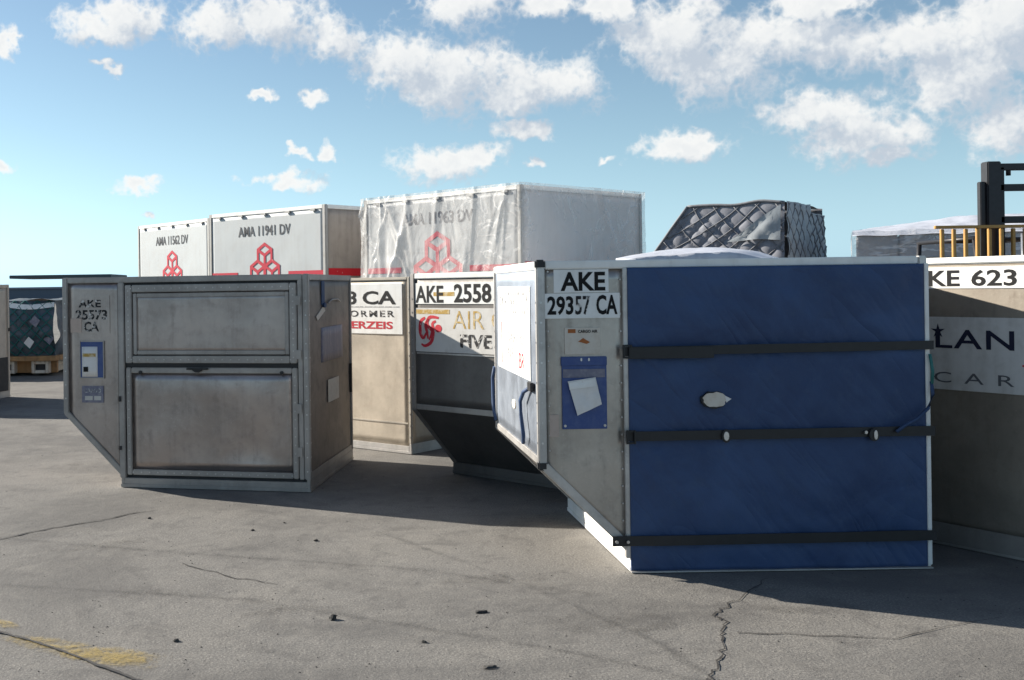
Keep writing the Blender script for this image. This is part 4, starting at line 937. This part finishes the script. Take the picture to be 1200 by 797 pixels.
def nright(u, v, extra=0.0):
    y = DN * u; h = HN - 0.02 - (0.16 if u > 0.62 else 0) + 0.03 * mn.noise(Vector((y * 2, 1, 1))); z = 0.58 + (h - 0.58) * v
    return Vector((LN + pillow(y, z) + extra + 0.08 * (1 - v), y, z))
MB().grid(nfront, 96, 100).build('cover', M['net_cover'], rN, fixn=False)
MB().grid(nright, 80, 90).build('cover', M['net_cover_pale'], rN, fixn=False)
mb = MB(); mb.grid(lambda u, v: Vector((-1.9 * (1 - v), DN * (1 - u), 0.58 + (HN - 0.62) * v)) + Vector((-pillow(u * 2, v * 2.4) , 0, 0)), 40, 40)
mb.grid(lambda u, v: (LN * (1 - u) , DN + 0.02, 0.58 + (HN - 0.62) * v), 8, 8)
mb.grid(lambda u, v: (LN * u, DN * v, HN - 0.04 + 0.05 * mn.noise(Vector((u * 5, v * 5, 3)))), 24, 24)
mb.build('cover', M['net_cover'], rN, fixn=False)
net = MB(); netp = MB()
def strand(mb_, fn, Lx, s0, sgn):
    pts = []
    for k in range(37):
        z = 0.6 + (HN - 0.66) * k / 36; s_ = s0 + sgn * z
        if -0.02 <= s_ <= Lx + 0.02: pts.append(fn(max(0, min(1, s_ / Lx)), (z - 0.58) / (HN - 0.61), 0.012))
    if len(pts) > 2: mb_.tube(pts, 0.011, 5)
for k in range(-12, 22):
    strand(net, nfront, LN, k * 0.40, 1); strand(net, nfront, LN, k * 0.40, -1)
    strand(netp, nright, DN, k * 0.40, 1); strand(netp, nright, DN, k * 0.40, -1)
net.build('net', M['net_strand'], rN); netp.build('net', M['net_strand'], rN)
eg = MB(); eg.tube([nfront(u / 20, 1.0, 0.01) for u in range(21)], 0.03, 6); eg.tube([nfront(0.0, v / 12, 0.02) for v in range(13)], 0.028, 6)
eg.build('net_edge', M['net_strand'], rN)
fl = MB(); fl.grid(lambda u, v: nfront(0.50 + 0.47 * u, 0.70 + 0.28 * v * u, 0.05 + 0.03 * math.sin(3 * u)), 12, 6); fl.build('folded_flap', M['net_cover_pale'], rN, fixn=False)

# wrapped cartons with a sheet on top, behind the forklift backrest
rK = thing('wrapped_carton_pallet', 'pallet of dark cartons wrapped in milky plastic, left of the black forklift mast', 'cargo pallet', (9.62, 20.0, 0), R(-25.5))
MB().box(-0.1, 3.0, -0.1, 2.3, 0.35, 0.45).build('base_pallet', M['frame'], rK, 0.006)
for k in range(3): MB().box(0.1 + k * 1.2, 0.3 + k * 1.2, 0.0, 2.2, 0.0, 0.35).build('skid_beam', M['wood'], rK, 0.006)
rg = random.Random(3)
for lv in range(4):
    for k in range(4):
        MB().box(0.02 + k * 0.72, 0.70 + k * 0.72, 0.02 + rg.uniform(0, .04), 2.2, 0.46 + lv * 0.49, 0.895 + lv * 0.49 - rg.uniform(0, .015)).build('carton', M['carton'], rK, 0.01)
fm = MB()
def kf(u, v):
    x = -0.06 + 3.0 * u; n = mn.noise(Vector((x * 2.5, v * 6, 2))) + 0.6 * mn.noise(Vector((x * 7, v * 12, 5)))
    return (x, -0.03 - 0.05 * abs(n), 0.45 + 1.98 * v + 0.02 * n)
fm.grid(kf, 70, 40); fm.grid(lambda u, v: (-0.06 - 0.03 * abs(mn.noise(Vector((u * 5, v * 6, 1)))), 2.25 * (1 - u) - .03, 0.45 + 1.98 * v), 30, 20)
fm.build('plastic_wrap', M['film_white'], rK, fixn=False)
tp = MB(); tp.grid(lambda u, v: (-0.05 + 3.0 * u, -0.08 + 2.35 * v, 2.42 + 0.30 * math.sin(math.pi * min(1, v * 0.75)) * min(1, 0.25 + u * 1.2) + 0.03 * mn.noise(Vector((u * 8, v * 8, 3))) - (0.08 * (1 - v * 8) if v < 0.125 else 0)), 50, 40)
tp.build('top_sheet', M['tarp'], rK, fixn=False)

# ------------------------------------------------------------------ forklift
fk = thing('forklift', 'forklift with black mast and ochre barred load backrest behind the right edge container', 'forklift', (9.15, 14.6, 0), R(180))
# local: +y looks away from the camera after the turn, so the mast (towards the camera) sits at +y
MX = 0.62
for s_ in (-1, 1):
    mb = MB(); mb.box(s_ * MX - 0.09, s_ * MX + 0.09, 0.50, 0.66, 0.08, 3.04); mb.build('outer_mast', M['mast'], fk, 0.012)
    mb = MB(); mb.box(s_ * (MX + 0.13) - 0.035, s_ * (MX + 0.13) + 0.035, 0.54, 0.62, 0.08, 2.78); mb.build('mast_channel', M['mast'], fk, 0.008)
    mb = MB(); mb.box(s_ * (MX - 0.125) - 0.03, s_ * (MX - 0.125) + 0.03, 0.52, 0.62, 0.15, 2.97); mb.build('inner_mast', M['mast'], fk, 0.008)
    mb = MB(); mb.tube([(s_ * 0.2, 0.58, 0.3), (s_ * 0.2, 0.58, 2.1)], 0.035, 12); mb.build('lift_cylinder', M['steel'], fk)
for z in (2.97, 2.70, 2.28, 0.4):
    MB().box(-MX + 0.09, MX - 0.09, 0.54, 0.62, z - 0.045, z + 0.045).build('mast_crossbar', M['mast'], fk, 0.01)
MB().tube([(MX - 0.24, 0.56, 2.97), (MX - 0.24, 0.56, 2.86)], 0.03, 8).build('hose_end', M['mast'], fk)
BW = 1.46
for z, nm in ((2.185, 'backrest_rail'), (1.0, 'carriage_rail'), (1.4, 'carriage_rail')):
    MB().box(-BW, BW, 0.72, 0.77, z - 0.02, z + 0.02).build(nm, M['orange_steel'], fk, 0.006)
k = 0
x = -BW + 0.02
while x < BW:
    MB().box(x, x + 0.042, 0.70, 0.745, 1.0, 2.16 if k % 5 else 2.19).build('backrest_bar', M['orange_steel'], fk, 0.006)
    x += 0.154; k += 1
for s_ in (-1, 1):
    mb = MB(); mb.box(s_ * 0.4 - 0.07, s_ * 0.4 + 0.07, 0.76, 0.82, 0.95, 1.5); mb.box(s_ * 0.4 - 0.07, s_ * 0.4 + 0.07, 0.8, 1.9, 0.95, 1.0); mb.build('fork', M['mast'], fk, 0.008)
mb = MB(); mb.box(-0.55, 0.55, -1.6, 0.35, 0.35, 0.95); mb.build('chassis', M['lift_paint'], fk, 0.05)
mb = MB(); mb.box(-0.6, 0.6, -2.1, -1.6, 0.3, 1.2); mb.build('counterweight', M['lift_paint'], fk, 0.09)
mb = MB(); mb.box(-0.25, 0.25, -1.2, -0.7, 0.95, 1.1); mb.box(-0.25, 0.25, -1.3, -1.2, 0.95, 1.55); mb.build('seat', M['black'], fk, 0.04)
gd = MB()
for s_ in (-1, 1):
    gd.tube([(s_ * 0.5, 0.2, 0.95), (s_ * 0.5, 0.0, 2.05)], 0.035, 8); gd.tube([(s_ * 0.5, -1.5, 0.95), (s_ * 0.5, -1.4, 2.05)], 0.035, 8); gd.tube([(s_ * 0.5, 0.02, 2.06), (s_ * 0.5, -1.42, 2.06)], 0.035, 8)
for q in range(7): gd.tube([(-0.5, -0.1 - q * 0.2, 2.06), (0.5, -0.1 - q * 0.2, 2.06)], 0.02, 6)
gd.build('overhead_guard', M['mast'], fk)
for s_ in (-1, 1):
    for y, r in ((0.25, 0.34), (-1.4, 0.27)):
        w = MB().tube([(s_ * 0.56 - 0.11, y, r), (s_ * 0.56 + 0.11, y, r)], r, 22).build('wheel', M['tyre'], fk)
        MB().tube([(s_ * 0.56 - 0.115, y, r), (s_ * 0.56 + 0.115, y, r)], r * 0.5, 14).build('rim', M['lift_paint'], w)

# ------------------------------------------------------------------ far left: netted cargo on a skid and a canopy
rT = thing('netted_cargo_pallet', 'far teal netted cargo on a timber skid, left of the silver container', 'netted cargo', (-8.3, 19.4, 0), R(-2))
LT = 3.12
MB().box(-0.05, LT + 0.05, -0.12, 2.4, 0.275, 0.36).build('base_pallet', M['wood'], rT, 0.005)
def tf(u, v, e=0.0):
    x = LT * u; z = 0.36 + 1.0 * v
    n = mn.noise(Vector((x * 2.2, z * 2.2, 3))) + 0.5 * mn.noise(Vector((x * 6, z * 6, 6)))
    return Vector((x, 0.05 - 0.14 * n - 0.12 * math.sin(math.pi * v) - e, z))
mb = MB(); mb.grid(tf, 60, 40)
mb.grid(lambda u, v: (LT - 0.03 + 0.1 * mn.noise(Vector((u * 5, v * 4, 2))) + 0.08 * math.sin(math.pi * v), 0.05 + 2.3 * u, 0.36 + v), 30, 24)
mb.grid(lambda u, v: (LT * u, 0.0 + 2.35 * v, 1.36 + 0.08 * mn.noise(Vector((u * 6, v * 4, 3)))), 30, 20)
mb.grid(lambda u, v: (0.0, 2.35 * u, 0.36 + v), 4, 4)
mb.build('cover', M['teal_cover'], rT, fixn=False)
nb = MB()
for k in range(-8, 26):
    for sg in (1, -1):
        pts = []
        for q in range(21):
            v = q / 20; s_ = k * 0.2 + sg * v * 1.0
            if 0 <= s_ <= LT: pts.append(tf(s_ / LT, v, 0.02))
        if len(pts) > 2: nb.tube(pts, 0.012, 5)
nb.build('net', M['teal_net'], rT)
mb = MB(); mb.grid(lambda u, v: tf(u, 0.86 + 0.09 * v + 0.02 * math.sin(u * 20), 0.03), 40, 3); mb.build('top_strap', M['pale_rail'], rT, fixn=False)
for i, (u, v) in enumerate(((0.855, 0.24), (0.97, 0.30), (0.70, 0.35), (0.90, 0.62))):
    c0 = tf(u, v, 0.045); MB().poly(lambda x, z, d: c0 + Vector((x, -d, z)), [(-0.09, 0.0), (0.0, 0.11), (0.1, 0.02), (0.02, -0.1)], 0, 0.01).build('tag', M['lilac'] if i else M['paper'], rT)
for i in range(5):
    xx = LT - 0.30 - i * 0.62
    b_ = ring(MB(), lambda x, z, d: Vector((xx + x, -0.06 - d, z)), -0.11, 0.20, 0.05, 0.27, 0.055, -2.3, 0.0).build('skid_block', M['skid_end'], rT, 0.006)
    MB().box(xx - 0.06, xx + 0.15, 0.02, 2.2, 0.10, 0.22).build('pocket', M['dark'], b_)
for y in (0.1, 2.2): MB().box(0.0, LT, y, y + 0.12, 0.05, 0.30).build('skid_beam', M['wood'], rT, 0.008)

cp = thing('flat_canopy', 'far dark flat roofed canopy seen above the teal cargo on the left', 'canopy', (-36.0, 118.0, 0), 0.0)
MB().box(-0.6, 10.6, 0, 9, 3.05, 3.42).build('roof', M['canopy'], cp, 0.04)
for x in (6.2, 9.8):
    for y in (0.6, 8.2): MB().box(x, x + 0.25, y, y + 0.25, 0, 3.02).build('post', M['canopy'], cp, 0.02)
fw = thing('low_shed', 'long low dark shed in the far distance beneath the canopy roof at left', 'shed', (-62, 150, 0), 0.0)
MB().box(0, 34, 0, 10, 0, 2.0).build('wall', plain('shed_wall', (.10, .13, .17), .8), fw, 0.02)
MB().box(-0.3, 34.3, -0.3, 10.3, 2.0, 2.25).build('roof', plain('shed_roof', (.2, .23, .27), .7), fw, 0.02)
